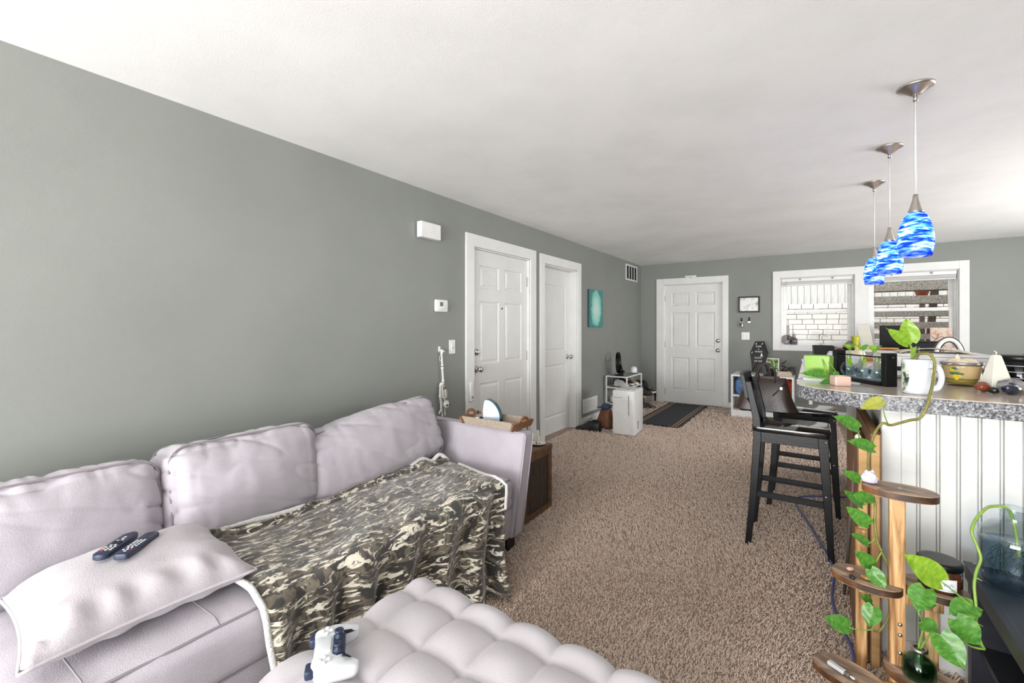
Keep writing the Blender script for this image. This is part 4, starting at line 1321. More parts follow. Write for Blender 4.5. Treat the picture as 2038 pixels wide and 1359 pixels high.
t = thing('door_mat', 'charcoal striped runner mat in front of the entry door', 'mat', (-1.74, 6.93, .0))
poly0 = (-.305, .305, -.94, .94)
obj('pile', box(-.20, .20, -.94, .94, .012, .024, .003, 1), 'mat_charcoal', t)
obj('backing', box(-.305, .305, -.94, .94, .006, .0215), 'mat_brown', t)
for x in (-.255, -.215, .215, .255):
    obj('stripe', box(x - .007, x + .007, -.938, .938, .0215, .025), 'mat_stripe', t)
t = thing('floor_register', 'white metal floor register in the carpet by the entry door', 'vent', (-1.19, 7.62, 0))
obj('frame', box(-.14, .14, -.055, .055, .008, .016, .002, 1), 'white_trim', t)
for k in range(8):
    obj('louver', box(-.115 + k * .03, -.095 + k * .03, -.035, .035, .0155, .0185), 'grey_plastic', t)

def rack():
    t = thing('shoe_rack', 'light metal shoe rack with fan on top by the far corner', 'shoe rack', (-2.37, 6.53, 0))
    hx, hy, H = .155, .325, .615
    def bar(a, b):
        return box(min(a[0], b[0]) - .009, max(a[0], b[0]) + .009, min(a[1], b[1]) - .009, max(a[1], b[1]) + .009, min(a[2], b[2]) - .009, max(a[2], b[2]) + .009)
    for x in (-hx, hx):
        for y in (-hy, hy):
            obj('post', bar((x, y, .009), (x, y, H - .028)), 'white_plastic', t)
    for z in (.20, .44, H - .012):
        nm = 'top' if z > .5 else 'shelf'
        sh = obj(nm, box(-hx + .01, hx - .01, -hy + .01, hy - .01, z - .004, z + .004), 'grey_plastic', t)
        for x in (-hx, hx):
            obj('rail', box(x - .008, x + .008, -hy + .01, hy - .01, z - .008, z + .008), 'white_plastic', sh)
        for y in (-hy, hy):
            obj('rail', box(-hx - .008, hx + .008, y - .008, y + .008, z - .0081, z + .0081), 'white_plastic', sh)
rack()
t = thing('shoe_bench', 'low wooden shoe bench beside the entry door casing', 'shoe bench', (-2.42, 7.55, 0))
obj('board', box(-.135, .135, -.36, .36, .17, .19, .003, 1), 'light_wood', t)
for x in (-.12, .12):
    for y in (-.34, .34):
        obj('leg', box(x - .012, x + .012, y - .012, y + .012, 0, .17), 'black_metal', t)
t = thing('desk_fan', 'round black fan standing edge-on on the shoe rack', 'fan', (-2.40, 6.36, .613), R(28))
prof = [(.145, -.022), (.155, -.022), (.158, 0), (.155, .022), (.145, .022), (.142, 0), (.145, -.022)]
mxf = Matrix.Translation((0, 0, .185)) @ Matrix.Rotation(R(90), 4, 'Y')
obj('housing_ring', lathe(prof, 40, mx=mxf), 'black_plastic', t, True)
g = obj('grille', lathe([(0, .02), (.03, .024), (.031, .018), (0, .016)], 24, mx=mxf), 'black_plastic', t, True)
for k in range(14):
    a = 2 * PI * k / 14
    obj('spoke', tube([mxf @ Vector((.028 * math.cos(a), .028 * math.sin(a), .02)), mxf @ Vector((.148 * math.cos(a + .2), .148 * math.sin(a + .2), .018))], .0022, 5), 'black_plastic', g)
for k in range(3):
    a = 2 * PI * k / 3
    bl = prism([(.02, -.015), (.12, -.045), (.135, .0), (.12, .03), (.02, .015)], -.002, .002)
    bmesh.ops.transform(bl, matrix=mxf @ Matrix.Rotation(a, 4, 'Z') @ Matrix.Rotation(R(20), 4, 'X'), verts=bl.verts)
    obj('blade', bl, 'black_plastic', t)
obj('foot', box(-.05, .07, -.09, .09, 0, .012, .005), 'black_plastic', t)
obj('bracket', tube(smooth_path([(.02, -.1, .01), (.04, -.13, .08), (.01, -.15, .185)]), .011, 8), 'black_plastic', t, True)
obj('bracket', tube(smooth_path([(.02, .1, .01), (.04, .13, .08), (.01, .15, .185)]), .011, 8), 'black_plastic', t, True)
obj('control_knob', lathe([(0, 0), (.022, 0), (.02, .02), (0, .022)], 18, mx=Matrix.Translation((.07, 0, .05)) @ Matrix.Rotation(R(90), 4, 'Y')), 'black_plastic', t, True)
obj('support', box(.03, .07, -.03, .03, .01, .07, .004), 'black_plastic', t)
t = thing('wireless_router', 'small white rounded wireless router on the shoe rack', 'router', (-2.30, 6.76, .613))
obj('body', lathe([(0, 0), (.042, 0), (.05, .015), (.052, .05), (.045, .085), (.025, .1), (0, .103)], 28), 'white_plastic', t, True)
obj('base_ring', lathe([(.043, 0), (.0525, .004), (.0525, .010), (.05, .013)], 28), 'grey_plastic', t, True)

def shoe(label, loc, rotz, upper, sole, L=.285, high=0.0, rot=None, group='shoes by the entry', name='shoe'):
    t = thing(name, label, 'boot' if high > .06 else 'shoe', loc, rotz, group)
    if rot is not None:
        t.rotation_euler = rot
    xs = [-.5, -.46, -.36, -.2, -.05, .1, .25, .38, .47, .5]
    wid = [.2, .29, .325, .30, .29, .335, .365, .33, .2, .09]
    ins = [(x * L, w * L * .5) for x, w in zip(xs, wid)]
    out = smooth_path([(x, w, 0) for x, w in ins] + [(x, -w, 0) for x, w in ins[::-1]], 3)
    poly = [(p.x, p.y) for p in out]
    obj('sole', prism([(x * 1.03, y * 1.06) for x, y in poly], 0, .026, bev=.004), sole, t, 'auto')
    hts = [.30, .33, .33, .30, .31, .27, .205, .17, .12, .07]
    if high:
        hts[:4] = [.36 + high / L] * 4; hts[4] = .36 + high / L * .85
    bm = NB()
    rings = []
    ns = 14
    for (x, w), h in zip(ins, hts):
        ring = []
        for k in range(ns + 1):
            a = PI * k / ns
            y = -w * math.cos(a) * (1 - .22 * math.sin(a) ** 2 * (1 if h > .25 else .2)); z = .02 + (h * L - .02) * abs(math.sin(a)) ** .55
            ring.append(bm.verts.new(Vector((x, y, z + .003 * nz(x * 30, y * 30, z * 20)))))
        rings.append(ring)
    for p, q in zip(rings, rings[1:]):
        for k in range(ns):
            bm.faces.new((p[k], p[k + 1], q[k + 1], q[k]))
    bm.faces.new(rings[0]); bm.faces.new(rings[-1][::-1])
    bmesh.ops.recalc_face_normals(bm, faces=bm.faces)
    up = obj('upper', bm, upper, t, True)
    obj('collar', lathe([(.034, 0), (.041, .004), (.042, .012), (.034, .014), (.03, .004)], 20, (-.29 * L, 0, (hts[2] * L) - .004), sy=.8), sole if sole != 'white_shoe' else upper, t, True)
    for k in range(4 if not high else 6):
        q = .02 + k * .055
        x = .14 * L - k * .055 * L; z = (.265 + .018 * k) * L if not high else (.27 + .04 * k) * L
        obj('lace', tube([(x, -.03, z), (x + .004, 0, z + .010), (x, .03, z)], .0028, 5), 'white_shoe' if sole == 'white_shoe' else 'shirt_dark', t, True)
    return t
shoe('black laced dress shoe in front of the brown boot', (-2.39, 5.26, 0), R(188), 'black_leather', 'rubber_sole', .33, .012)
shoe('tall brown suede boot behind the black dress shoe', (-2.33, 5.53, 0), R(160), 'brown_boot', 'rubber_sole', .30, .15).scale = (1.15, 1.35, 1.05)
shoe('black boot half hidden between the dehumidifier and the brown boot', (-2.22, 5.80, 0), R(150), 'black_leather', 'rubber_sole', .3, .12)
t = thing('baseball_cap', 'dark blue cap lying on top of the brown boot', 'cap', (-2.24, 5.505, .272), R(200)); t.scale = (.8, .8, .7)
obj('crown', lathe([(.085, 0), (.083, .03), (.065, .06), (.03, .078), (0, .082)], 24), 'denim_cap', t, True)
obj('brim', prism([(.06, -.075), (.11, -.065), (.15, -.03), (.158, 0), (.15, .03), (.11, .065), (.06, .075)], 0, .006), 'denim_cap', t)
shoe('white sneaker on the upper shelf of the shoe rack', (-2.34, 6.33, .4525), R(-20), 'white_shoe', 'white_shoe', .25)
shoe('black sneaker behind the white sneaker on the rack', (-2.40, 6.46, .4525), R(-15), 'black_leather', 'rubber_sole', .25)
shoe('dark trainer in the middle of the upper rack shelf', (-2.36, 6.58, .4525), R(-10), 'shirt_dark', 'white_shoe', .26)
shoe('tan shoe with pale sole at the far end of the rack', (-2.34, 6.72, .4525), R(-12), 'tan_shoe', 'white_shoe', .26)
shoe('white slip-on on the lower shelf of the rack', (-2.40, 6.38, .2125), R(15), 'white_shoe', 'white_shoe', .24)
shoe('black work shoe heaped at the near end of the low bench', (-2.36, 7.36, .19), R(20), 'black_leather', 'rubber_sole', .29, .10)
shoe('black leather shoe at the middle of the low bench', (-2.40, 7.53, .19), R(8), 'black_leather', 'rubber_sole', .29, .11)
shoe('black shoe with pale trim by the door casing on the low bench', (-2.38, 7.72, .19), R(5), 'black_leather', 'white_shoe', .28, .09)
shoe('black shoe lying on the carpet under the low bench', (-2.24, 7.22, .0), R(30), 'black_leather', 'rubber_sole', .28)

# ------------------------------------------------------------------ white shelf by the entry door
def shelf():
    t = thing('cube_shelf', 'low white cube shelf unit under the window beside the entry door', 'shelf', (-.61, 7.60, 0))
    hx, y0, y1, H = .395, -.31, .33, .625
    obj('side', box(-hx, -hx + .022, y0, y1, 0, H - .025), 'white_trim', t)
    obj('side', box(hx - .022, hx, y0, y1, 0, H - .025), 'white_trim', t)
    obj('top', box(-hx, hx, y0, y1, H - .025, H, .002, 1), 'white_trim', t)
    obj('back', box(-hx + .022, hx - .022, y1 - .008, y1, 0, H - .025), 'white_trim', t)
    obj('shelf_board', box(-hx + .022, hx - .022, y0 + .005, y1 - .008, .305, .323), 'white_trim', t)
    obj('bottom_board', box(-hx + .022, hx - .022, y0 + .005, y1 - .008, .085, .103), 'white_trim', t)
    obj('plinth', box(-hx + .022, hx - .022, y0 + .01, y0 + .025, 0, .085), 'white_trim', t)
    obj('divider', box(-.011, .011, y0 + .005, y1 - .008, .323, H - .025), 'white_trim', t)
    obj('divider', box(-.011, .011, y0 + .005, y1 - .008, .103, .305), 'white_trim', t)
shelf()
def soft_bag(name, label, loc, w, d, h, m, strap, seed, cat='bag'):
    t = thing(name, label, cat, loc)
    bm = puffy(w, d, h, min(w, d, h) * .3, .02, .012, 12, .016, 9, seed)
    bmesh.ops.translate(bm, verts=bm.verts, vec=(0, 0, h / 2))
    obj('body', bm, m, t, True)
    obj('strap', tube(smooth_path([(-w * .3, -d * .52, h * .25), (-w * .1, -d * .62, h * .55), (w * .2, -d * .6, h * .5), (w * .32, -d * .5, h * .2)]), .008, 6, flat=.4), strap, t, True)
    obj('pocket', box(-w * .28, w * .3, -d * .60, -d * .48, h * .12, h * .48, .02, 3), m, t, 'auto')
    return t
soft_bag('backpack', 'light blue backpack on the upper left of the white shelf', (-.80, 7.48, .324), .30, .30, .24, 'blue_cloth', 'blue_strap', 2)
soft_bag('gym_bag', 'red and orange printed bag on the upper right of the white shelf', (-.39, 7.47, .324), .30, .30, .26, 'orange_cloth', 'red_cloth', 8)
shoe('red running shoe on the bottom shelf of the white unit', (-.86, 7.42, .104), R(-75), 'red_cloth', 'shirt_dark', .26, group='shoes on the white shelf')
shoe('dark red trainer beside the other on the white shelf bottom', (-.745, 7.44, .104), R(-80), 'shirt_dark', 'rubber_sole', .26, group='shoes on the white shelf')
soft_bag('storage_pouch', 'grey soft pouch on the bottom right of the white shelf', (-.40, 7.48, .104), .28, .28, .17, 'grey_plastic', 'shirt_dark', 5, 'pouch')

def coffin():
    t = thing('letter_board', 'black coffin-shaped letter board with white letters on an easel', 'letter board', (-.668, 7.60, .627))
    t.rotation_euler = (R(-10), 0, 0)
    poly = [(-.105, .03), (.005, .03), (.125, .30), (.115, .475), (-.005, .475), (-.095, .31)]
    poly = [(-.085, .03), (.05, .03), (.118, .315), (.062, .485), (-.052, .485), (-.118, .315)]
    mx = Matrix.Rotation(R(90), 4, 'X')
    obj('board', prism(poly, -.008, .008, mx), 'black_plastic', t)
    bm = tube([Vector((x, -.006, z)) for x, z in poly], .006, 6, True)
    obj('rim', bm, 'black_metal', t)
    for s, z, sz in (('EVER', .412, .034), ('A', .372, .03), ('WAKE', .332, .036), ('NOW', .238, .036), ('OF ICE', .188, .034)):
        bm = text_mesh(s, sz)
        bmesh.ops.transform(bm, matrix=Matrix.Translation((-.012 if z < .3 else -.008, -.0095, z)) @ mx, verts=bm.verts)
        obj('lettering', bm, 'white_plastic', t)
    for x, z, a in ((-.04, .455, 70), (.04, .455, 60), (-.095, .318, 60), (-.06, .085, 45)):
        bm = tube([Vector((-.014, 0, 0)), Vector((.014, 0, 0))], [.006, .003], 6)
        bmesh.ops.transform(bm, matrix=Matrix.Translation((x, -.0105, z)) @ Matrix.Rotation(R(-a), 4, 'Y'), verts=bm.verts)
        obj('bone_charm', bm, 'white_plastic', t)
    obj('figure_charm', lathe([(0, 0), (.022, 0), (.02, .008), (.009, .014), (.012, .03), (.008, .042), (0, .045)], 16, (.032, -.012, .262), sy=.3), 'white_plastic', t, True)
    obj('easel_leg', tube([(0.0, .01, .32), (.085, .13, .03)], .007, 6), 'black_metal', t)
    obj('easel_leg', tube([(0.05, .006, .27), (-.11, -.02, .004)], .007, 6), 'black_metal', t)
    obj('easel_leg', tube([(-.05, .006, .27), (.095, -.01, .006)], .007, 6), 'black_metal', t)
    obj('easel_ledge', box(-.13, .1, -.03, .006, .018, .03), 'black_metal', t)
coffin()
t = thing('photo_frame', 'small photo of green leaves in a pale frame on the white shelf', 'photo frame', (-.495, 7.66, .626)); t.rotation_euler = (R(-12), 0, 0)
bm = NB()
for b in ((-.085, .085, .0, .016), (-.085, .085, .225, .24), (-.085, -.07, .016, .225), (.07, .085, .016, .225)):
    add_box(bm, b[0], b[1], -.008, .008, b[2], b[3])
obj('frame', bm, 'board_white', t)
obj('photo', box(-.07, .07, -.002, .006, .016, .225), 'photo_green', t)
obj('prop', box(-.02, .02, .008, .06, .0, .012), 'board_white', t)
t = thing('round_ornament', 'brown round ornament leaning behind the easel on the white shelf', 'ornament', (-.565, 7.80, .626))
obj('dome', lathe([(.075, 0), (.072, .06), (.06, .13), (.035, .18), (0, .2)], 24, sy=.5), 'brown_boot', t, True)
obj('band', lathe([(.078, .0), (.08, .012), (.077, .03), (.075, .03)], 24, sy=.52), 'shirt_dark', t, True)
for k, (m, dx, w) in enumerate((('book_brown', 0, .19), ('book_cream', .006, .17), ('book_brown', -.004, .18))):
    tb = thing('book', ('lowest brown book in the stack under the dark figurine', 'cream book in the middle of the stack under the figurine', 'top brown book of the stack under the figurine')[k], 'book', (-.335 + dx, 7.52, .626 + k * .0225), R(2 - 3 * k), 'books stacked on the white shelf')
    obj('cover', box(-w / 2, w / 2, -.07, .07, 0, .022, .002, 1), m, tb)
    obj('pages', box(-w / 2 + .004, w / 2 - .004, -.0715, -.06, .004, .018), 'book_cream', tb)
t = thing('figurine', 'dark twisting figurine on the stacked books', 'figurine', (-.345, 7.52, .694), R(20))
obj('pedestal', lathe([(0, 0), (.045, 0), (.04, .014), (.025, .02), (0, .02)], 20), 'black_metal', t, True)
obj('body', tube(smooth_path([(0, 0, .015), (.03, 0, .05), (-.025, 0, .09), (.015, 0, .13), (.04, .01, .155)]), [.03, .026, .022, .02, .02, .016, .014, .012, .012, .02, .022, .02, .016, .013, .01, .012, .014, .013, .012, .012, .01, .008, .006, .006, .005], 10), 'stone_black', t, True)
obj('arm', tube(smooth_path([(.0, 0, .10), (-.045, -.01, .085), (-.06, -.01, .055)]), [.01, .005], 8), 'stone_black', t, True)
obj('arm', tube(smooth_path([(.01, 0, .07), (.05, -.02, .05), (.06, -.02, .02)]), [.01, .005], 8), 'stone_black', t, True)
t = thing('glass_jar', 'clear glass jar at the right end of the white shelf', 'jar', (-.255, 7.66, .626))
obj('wall', lathe([(.05, 0), (.052, .01), (.052, .12), (.049, .12), (.049, .012), (0, .01)], 28), 'smoke_glass', t, True)
obj('rim', lathe([(.049, .118), (.0535, .118), (.0535, .124), (.049, .124), (.049, .118)], 28), 'clear_glass', t, True)
for k in range(3):
    tb = thing('seashell', ('cream shell lying in front of the easel', 'cream shell stacked against another by the easel', 'small pale shell nearest the easel foot')[k], 'shell', (-.565 + .03 * k, 7.50 - .02 * k, .626), k, 'shells by the easel')
    obj('body', rock(.024, (1, .8, .8), k + 3, .2, 2, 2, -.017), 'book_cream', tb, True, loc=(0, 0, .018))
    obj('tip', lathe([(.01, 0), (.004, .016), (0, .02)], 10, (.0, 0, .03)), 'book_cream', tb, True)

# ------------------------------------------------------------------ far wall things
t = thing('picture_frame', 'small black framed print beside the entry door', 'picture', (-.838, YF, 1.69))
bm = NB()
for b in ((-.152, .152, .105, .127), (-.152, .152, -.127, -.105), (-.152, -.13, -.105, .105), (.13, .152, -.105, .105)):
    add_box(bm, b[0], b[1], -.022, 0, b[2], b[3], .002, 1)
obj('frame', bm, 'black_metal', t)
obj('print', box(-.13, .13, -.010, -.002, -.105, .105), 'photo_grey', t)
def hook(label, x, z, key):
    t = thing('wall_hook', label, 'hook', (x, YF, z), group='key hooks by the entry door')
    obj('plate', box(-.013, .013, -.006, 0, -.03, .03, .004), 'black_metal', t)
    obj('peg', tube(smooth_path([(0, -.004, -.008), (0, -.03, -.022), (0, -.036, -.006)]), .005, 8), 'black_metal', t, True)
    if key:
        k = thing('key_bunch', 'bunch of keys with a silver fob hanging from the hook', 'keys', (x, YF - .03, z - .025))
        obj('ring', tube([(.016 * math.cos(a), 0, -.014 + .016 * math.sin(a)) for a in np.linspace(0, 2 * PI, 16)[:-1]], .0025, 6, True), 'chrome', k, True)
        obj('fob', box(.0, .03, -.006, .006, -.10, -.035, .006), 'chrome', k, 'auto')
        obj('key', box(-.025, -.008, -.002, .002, -.075, -.02, .001), 'black_metal', k)
    else:
        obj('base', box(-.018, .018, -.012, 0, -.058, -.034, .003), 'chrome', t)
hook('wall hook holding keys under the framed print', -.945, 1.445, True)
hook('empty wall hook with silver base right of the keys', -.835, 1.455, False)
t = thing('light_switch', 'double white switch plate under the key hooks', 'light switch', (-.888, YF, 1.185))
obj('plate', box(-.058, .058, -.006, 0, -.06, .06, .003), 'white_plastic', t)
for x in (-.024, .024):
    obj('toggle', box(x - .012, x + .012, -.011, -.005, -.03, .03, .002), 'white_trim', t)
t = thing('door_sensor', 'small white sensor strip on top of the entry door casing', 'sensor', (-1.72, YF - .012, 2.19))
obj('body', box(-.09, .09, -.012, .012, -.014, .016, .004), 'white_plastic', t)
obj('tab', box(-.02, .02, -.014, .0, -.02, -.012), 'grey_plastic', t)

# ------------------------------------------------------------------ toy skeleton hung upside down by one foot
def skeleton():
    y, z, x = 2.71, 1.15, XL + .03
    hk = thing('wall_hook', 'small white wall hook holding the toy skeleton', 'hook', (XL, y, z + .005))
    obj('plate', box(0, .006, -.012, .012, -.03, .02, .005), 'white_plastic', hk)
    obj('peg', tube([(.004, 0, -.012), (.028, 0, -.018), (.032, 0, -.004)], .004, 6), 'white_plastic', hk)
    t = thing('toy_skeleton', 'small white plastic skeleton hanging upside down on the grey wall', 'toy skeleton', (x, y, z - .01))
    def bone(n, pts, r):
        m = len(pts)
        o = obj(n, tube([(p[2] if len(p) > 2 else 0, p[0], p[1]) for p in pts], r, 8), 'bone_white', t, True)
    def long_bone(n, a, b, r=.006):
        a, b = Vector((a[2] if len(a) > 2 else 0, a[0], a[1])), Vector((b[2] if len(b) > 2 else 0, b[0], b[1]))
        obj(n, tube([a, a.lerp(b, .06), a.lerp(b, .16), a.lerp(b, .84), a.lerp(b, .94), b], [r * .9, r * 1.7, r, r, r * 1.7, r * .9], 8), 'bone_white', t, True)
    bone('foot', [(-.008, .0), (.02, -.006), (.045, -.014)], [.012, .009, .005])
    long_bone('shin', (-.002, -.01), (.006, -.13), .007)
    long_bone('thigh', (.006, -.135), (.016, -.26), .0085)
    bone('pelvis', [(.018, -.265), (.002, -.28), (-.018, -.275)], [.013, .016, .012])
    bone('pelvis_bone', [(.02, -.29), (.012, -.30)], [.015, .008])
    long_bone('thigh', (-.018, -.28), (-.022, -.385), .0075)
    long_bone('shin', (-.02, -.385), (-.008, -.48), .006)
    bone('foot', [(-.004, -.485), (-.022, -.505), (-.036, -.52)], [.009, .007, .005])
    bone('spine', [(.0, -.285), (.004, -.33), (.012, -.37), (.024, -.41)], [.008, .007, .007, .006])
    rc = obj('sternum', tube([(.02, .022, -.325), (.024, .026, -.39)], .005, 8), 'bone_white', t, True)
    for k in range(6):
        zc = -.33 - .011 * k; r = .024 + .004 * math.sin(k * .6)
        obj('rib', tube([(.012 + .8 * r * math.sin(a), .016 + r * math.cos(a), zc - .004 * math.sin(a)) for a in np.linspace(.5, 2 * PI - .5, 16)], .003, 5), 'bone_white', rc, True)
    long_bone('upper_arm', (-.006, -.375), (.0, -.44), .0045)
    long_bone('forearm', (.0, -.44), (.004, -.53), .004)
    bone('hand', [(.004, -.53), (.003, -.555)], [.006, .008])
    long_bone('upper_arm', (.036, -.395), (.038, -.455), .0045)
    long_bone('forearm', (.038, -.455), (.036, -.52), .004)
    bone('hand', [(.036, -.52), (.035, -.545)], [.006, .008])
    sk = obj('skull', rock(.03, (.85, .95, 1.05), 2, .05, 1, 3), 'bone_white', t, True, loc=(.012, .040, -.452))
    obj('jaw', box(-.012, .016, -.016, .016, .018, .034, .006, 2), 'bone_white', sk, True)
    for s in (-1, 1):
        obj('eye_socket', lathe([(0, .002), (.008, .0), (.0085, -.004), (0, -.006)], 12, mx=Matrix.Translation((.0245, s * .011, -.002)) @ Matrix.Rotation(R(90), 4, 'Y')), 'vent_dark', sk, True)
    obj('string', tube(smooth_path([(0, 0, -.005), (.0, -.02, -.045), (.0, -.026, -.075), (0, -.012, -.085), (0, -.004, -.05), (0, .002, 0)]), .002, 5), 'fleece', t, True)
skeleton()

# ------------------------------------------------------------------ pendant lamps over the bar
def pendant(y, label):
    t = thing('pendant_lamp', label, 'pendant lamp', (.39, y, ZC), group='blue glass pendant lamps over the bar')
    obj('canopy', lathe([(0, -.045), (.010, -.045), (.022, -.036), (.044, -.02), (.061, -.012), (.068, -.008), (.068, 0), (0, 0)], 40), 'brushed_nickel', t, True)
    obj('collar', lathe([(.0, -.07), (.009, -.07), (.009, -.044), (0, -.044)], 16), 'brushed_nickel', t, True)
    obj('cord', tube([(0, 0, -.07), (0, 0, -.50)], .0045, 8), 'cord_clear', t, True)
    obj('socket_cap', lathe([(0, -.495), (.009, -.495), (.012, -.52), (.02, -.55), (.027, -.572), (.0285, -.58), (.024, -.58), (0, -.56)], 24), 'brushed_nickel', t, True)
    prof = [(.034, -.576), (.05, -.592), (.066, -.62), (.077, -.655), (.0835, -.695), (.0835, -.725), (.079, -.752), (.072, -.778), (.0695, -.778), (.0765, -.75), (.081, -.724), (.081, -.696), (.0745, -.656), (.064, -.622), (.048, -.594), (.03, -.578)]
    prof = [(r * .78, z) for r, z in prof]
    obj('shade', lathe(prof, 48), 'blue_art_glass', t, True)
    obj('bulb', lathe([(0, -.60), (.012, -.605), (.014, -.63), (.026, -.665), (.029, -.69), (.022, -.715), (0, -.725)], 20), 'bulb', t, True)
    return t
pendant(2.711, 'nearest and largest-looking blue swirl glass pendant lamp')
pendant(3.535, 'middle blue swirl glass pendant lamp of the row')
pendant(4.346, 'farthest blue swirl glass pendant lamp of the row')

# ------------------------------------------------------------------ plants: leaves and vines
def leaf_bm(L, W, fold=.25, curl=.25, seed=0):
    """heart leaf along +y from the stalk at the origin, face up +z"""
    bm = NB()
    n, m = 12, 5
    rows = []
    for i in range(n + 1):
        q = i / n
        w = W / 2 * (math.sin(PI * min(1, q * 1.02 + .06)) ** .62) * (1.12 - .62 * q) * 1.12
        if i == n: w = 0.0006
        yy = L * q
        row = []
        for j in range(-m, m + 1):
            a = j / m
            back = -.16 * W * (1 - q) ** 3 * abs(a) ** 1.2 if q < .5 else 0
            z = fold * abs(a) * w - curl * L * .35 * (q - .3) ** 2 + .02 * W * math.sin(9 * q + a * 3 + seed)
            row.append(bm.verts.new(Vector((a * w, yy + back, z))))
        rows.append(row)
    for p, q in zip(rows, rows[1:]):
        for k in range(2 * m):
            bm.faces.new((p[k], p[k + 1], q[k + 1], q[k]))
    bmesh.ops.recalc_face_normals(bm, faces=bm.faces)
    return bm

CAMV = Vector((0, 0, HC))
def leaf_to(t, base, tip, W, m='leaf_green', tilt=.35, seed=0, curl=.25):
    base, tip = Vector(base), Vector(tip)
    d = tip - base
    L = d.length
    y = d.normalized()
    nrm = (Vector((-.35, -.8, .75))).normalized()
    nrm = (nrm + Vector((math.sin(seed * 1.7), math.cos(seed * 2.3), 0)) * .25)
    x = y.cross(nrm).normalized()
    z = x.cross(y).normalized()
    o = obj('leaf', leaf_bm(L, W, .22, curl, seed), m, t, True)
    mx = Matrix((x, y, z)).transposed().to_4x4()
    mx.translation = base - Vector(t.location)
    o.matrix_local = mx
    o.matrix_parent_inverse = Matrix()
    return o

def stem_to(t, pts, r0, r1, m='vine_stem', n=6, name='stem'):
    p = smooth_path(pts, n)
    p = [q - Vector(t.location) for q in p]
    return obj(name, tube(p, [r0 + (r1 - r0) * i / (len(p) - 1) for i in range(len(p))], 8), m, t, True)

ZB = 1.0715   # bar top
# ---- mug with the long trailing pothos
mugc = Vector((.350, 2.395, ZB))
t = thing('mug', 'white mug with a round printed picture on the bar', 'mug', mugc, R(-40)); t.scale = (1, 1, 1.2)
obj('cup', lathe([(0, .002), (.044, 0), (.048, .004), (.0485, .03), (.0485, .113), (.0475, .116), (.045, .113), (.045, .012), (0, .01)], 40), 'ceramic_white', t, True)
obj('handle', tube(smooth_path([(.044, 0, .095), (.07, 0, .092), (.081, 0, .06), (.07, 0, .028), (.045, 0, .022)]), .008, 8, flat=1.3), 'ceramic_white', t, True)
def mug_print():
    bm = NB()
    n = 16
    rows = []
    for i in range(n + 1):
        a = R(-180 + 15) + (i / n) * R(78)
        hh = .05 * math.sqrt(max(0.002, 1 - ((i - n / 2) / (n / 2)) ** 2))
        rows.append([bm.verts.new(Vector((.0492 * math.cos(a), .0492 * math.sin(a), .058 + s * hh))) for s in np.linspace(-1, 1, 9)])
    for p, q in zip(rows, rows[1:]):
        for k in range(8):
            bm.faces.new((p[k], p[k + 1], q[k + 1], q[k]))
    bmesh.ops.recalc_face_normals(bm, faces=bm.faces)
    return bm
obj('printed_picture', mug_print(), 'mug_print', t, True)
t = thing('test_tube', 'clear glass tube standing in the white mug', 'glass tube', (.349, 2.40, ZB + .025), rot=(R(4), R(-2), 0))
obj('wall', lathe([(0, 0), (.010, .004), (.0115, .012), (.0115, .16), (.0095, .16), (.0095, .014), (0, .008)], 18), 'clear_glass', t, True)
obj('lip', lathe([(.0095, .158), (.0135, .158), (.0135, .163), (.0095, .163), (.0095, .158)], 18), 'clear_glass', t, True)

t = thing('pothos_vine', 'long trailing pothos vine growing from the white mug', 'plant', (.35, 2.39, ZB + .03))
stem_to(t, [mugc + Vector((-.008, 0, .03)), at(1815, 712, 2.39), at(1816, 700, 2.39), at(1811, 686, 2.385), at(1808, 680, 2.38)], .0045, .003, 'leaf_lime')
leaf_to(t, at(1813, 680, 2.37), at(1802, 630, 2.36), .066, 'leaf_lime', seed=1, curl=.1)
leaf_to(t, at(1808, 685, 2.37), at(1764, 652, 2.35), .05, 'leaf_lime', seed=2, curl=.3)
leaf_to(t, at(1816, 706, 2.37), at(1824, 688, 2.36), .026, 'leaf_lime', seed=3)
vine = [mugc + Vector((0, 0, .07)), at(1823, 710, 2.37), at(1838, 704, 2.345), at(1853, 707, 2.33), at(1860, 722, 2.315), at(1859, 742, 2.30), at(1856, 765, 2.27), at(1851, 785, 2.255),
        at(1848, 800, 2.235), at(1840, 820, 2.225), at(1829, 833, 2.22), at(1812, 836, 2.21), at(1790, 842, 2.20), at(1772, 846, 2.19), at(1757, 842, 2.18), at(1745, 855, 2.165), at(1737, 872, 2.15), at(1731, 895, 2.14), at(1728, 920, 2.13),
        at(1731, 960, 2.08), at(1737, 985, 2.05), at(1742, 1010, 2.03), at(1741, 1040, 2.02), at(1746, 1075, 2.02), at(1756, 1100, 2.02), at(1766, 1122, 2.02), at(1770, 1150, 2.02), at(1772, 1200, 2.0), at(1766, 1232, 1.96), at(1748, 1257, 1.93), at(1733, 1250, 1.91)]
stem_to(t, vine, .0062, .0034, 'vine_brown')
def pet(a, b, Ya, Yb):
    stem_to(t, [at(a[0], a[1], Ya), at((a[0] + b[0]) / 2 - 2, (a[1] + b[1]) / 2 + 4, (Ya + Yb) / 2), at(b[0], b[1], Yb)], .0022, .0018, 'vine_stem', 5, 'leaf_stalk')
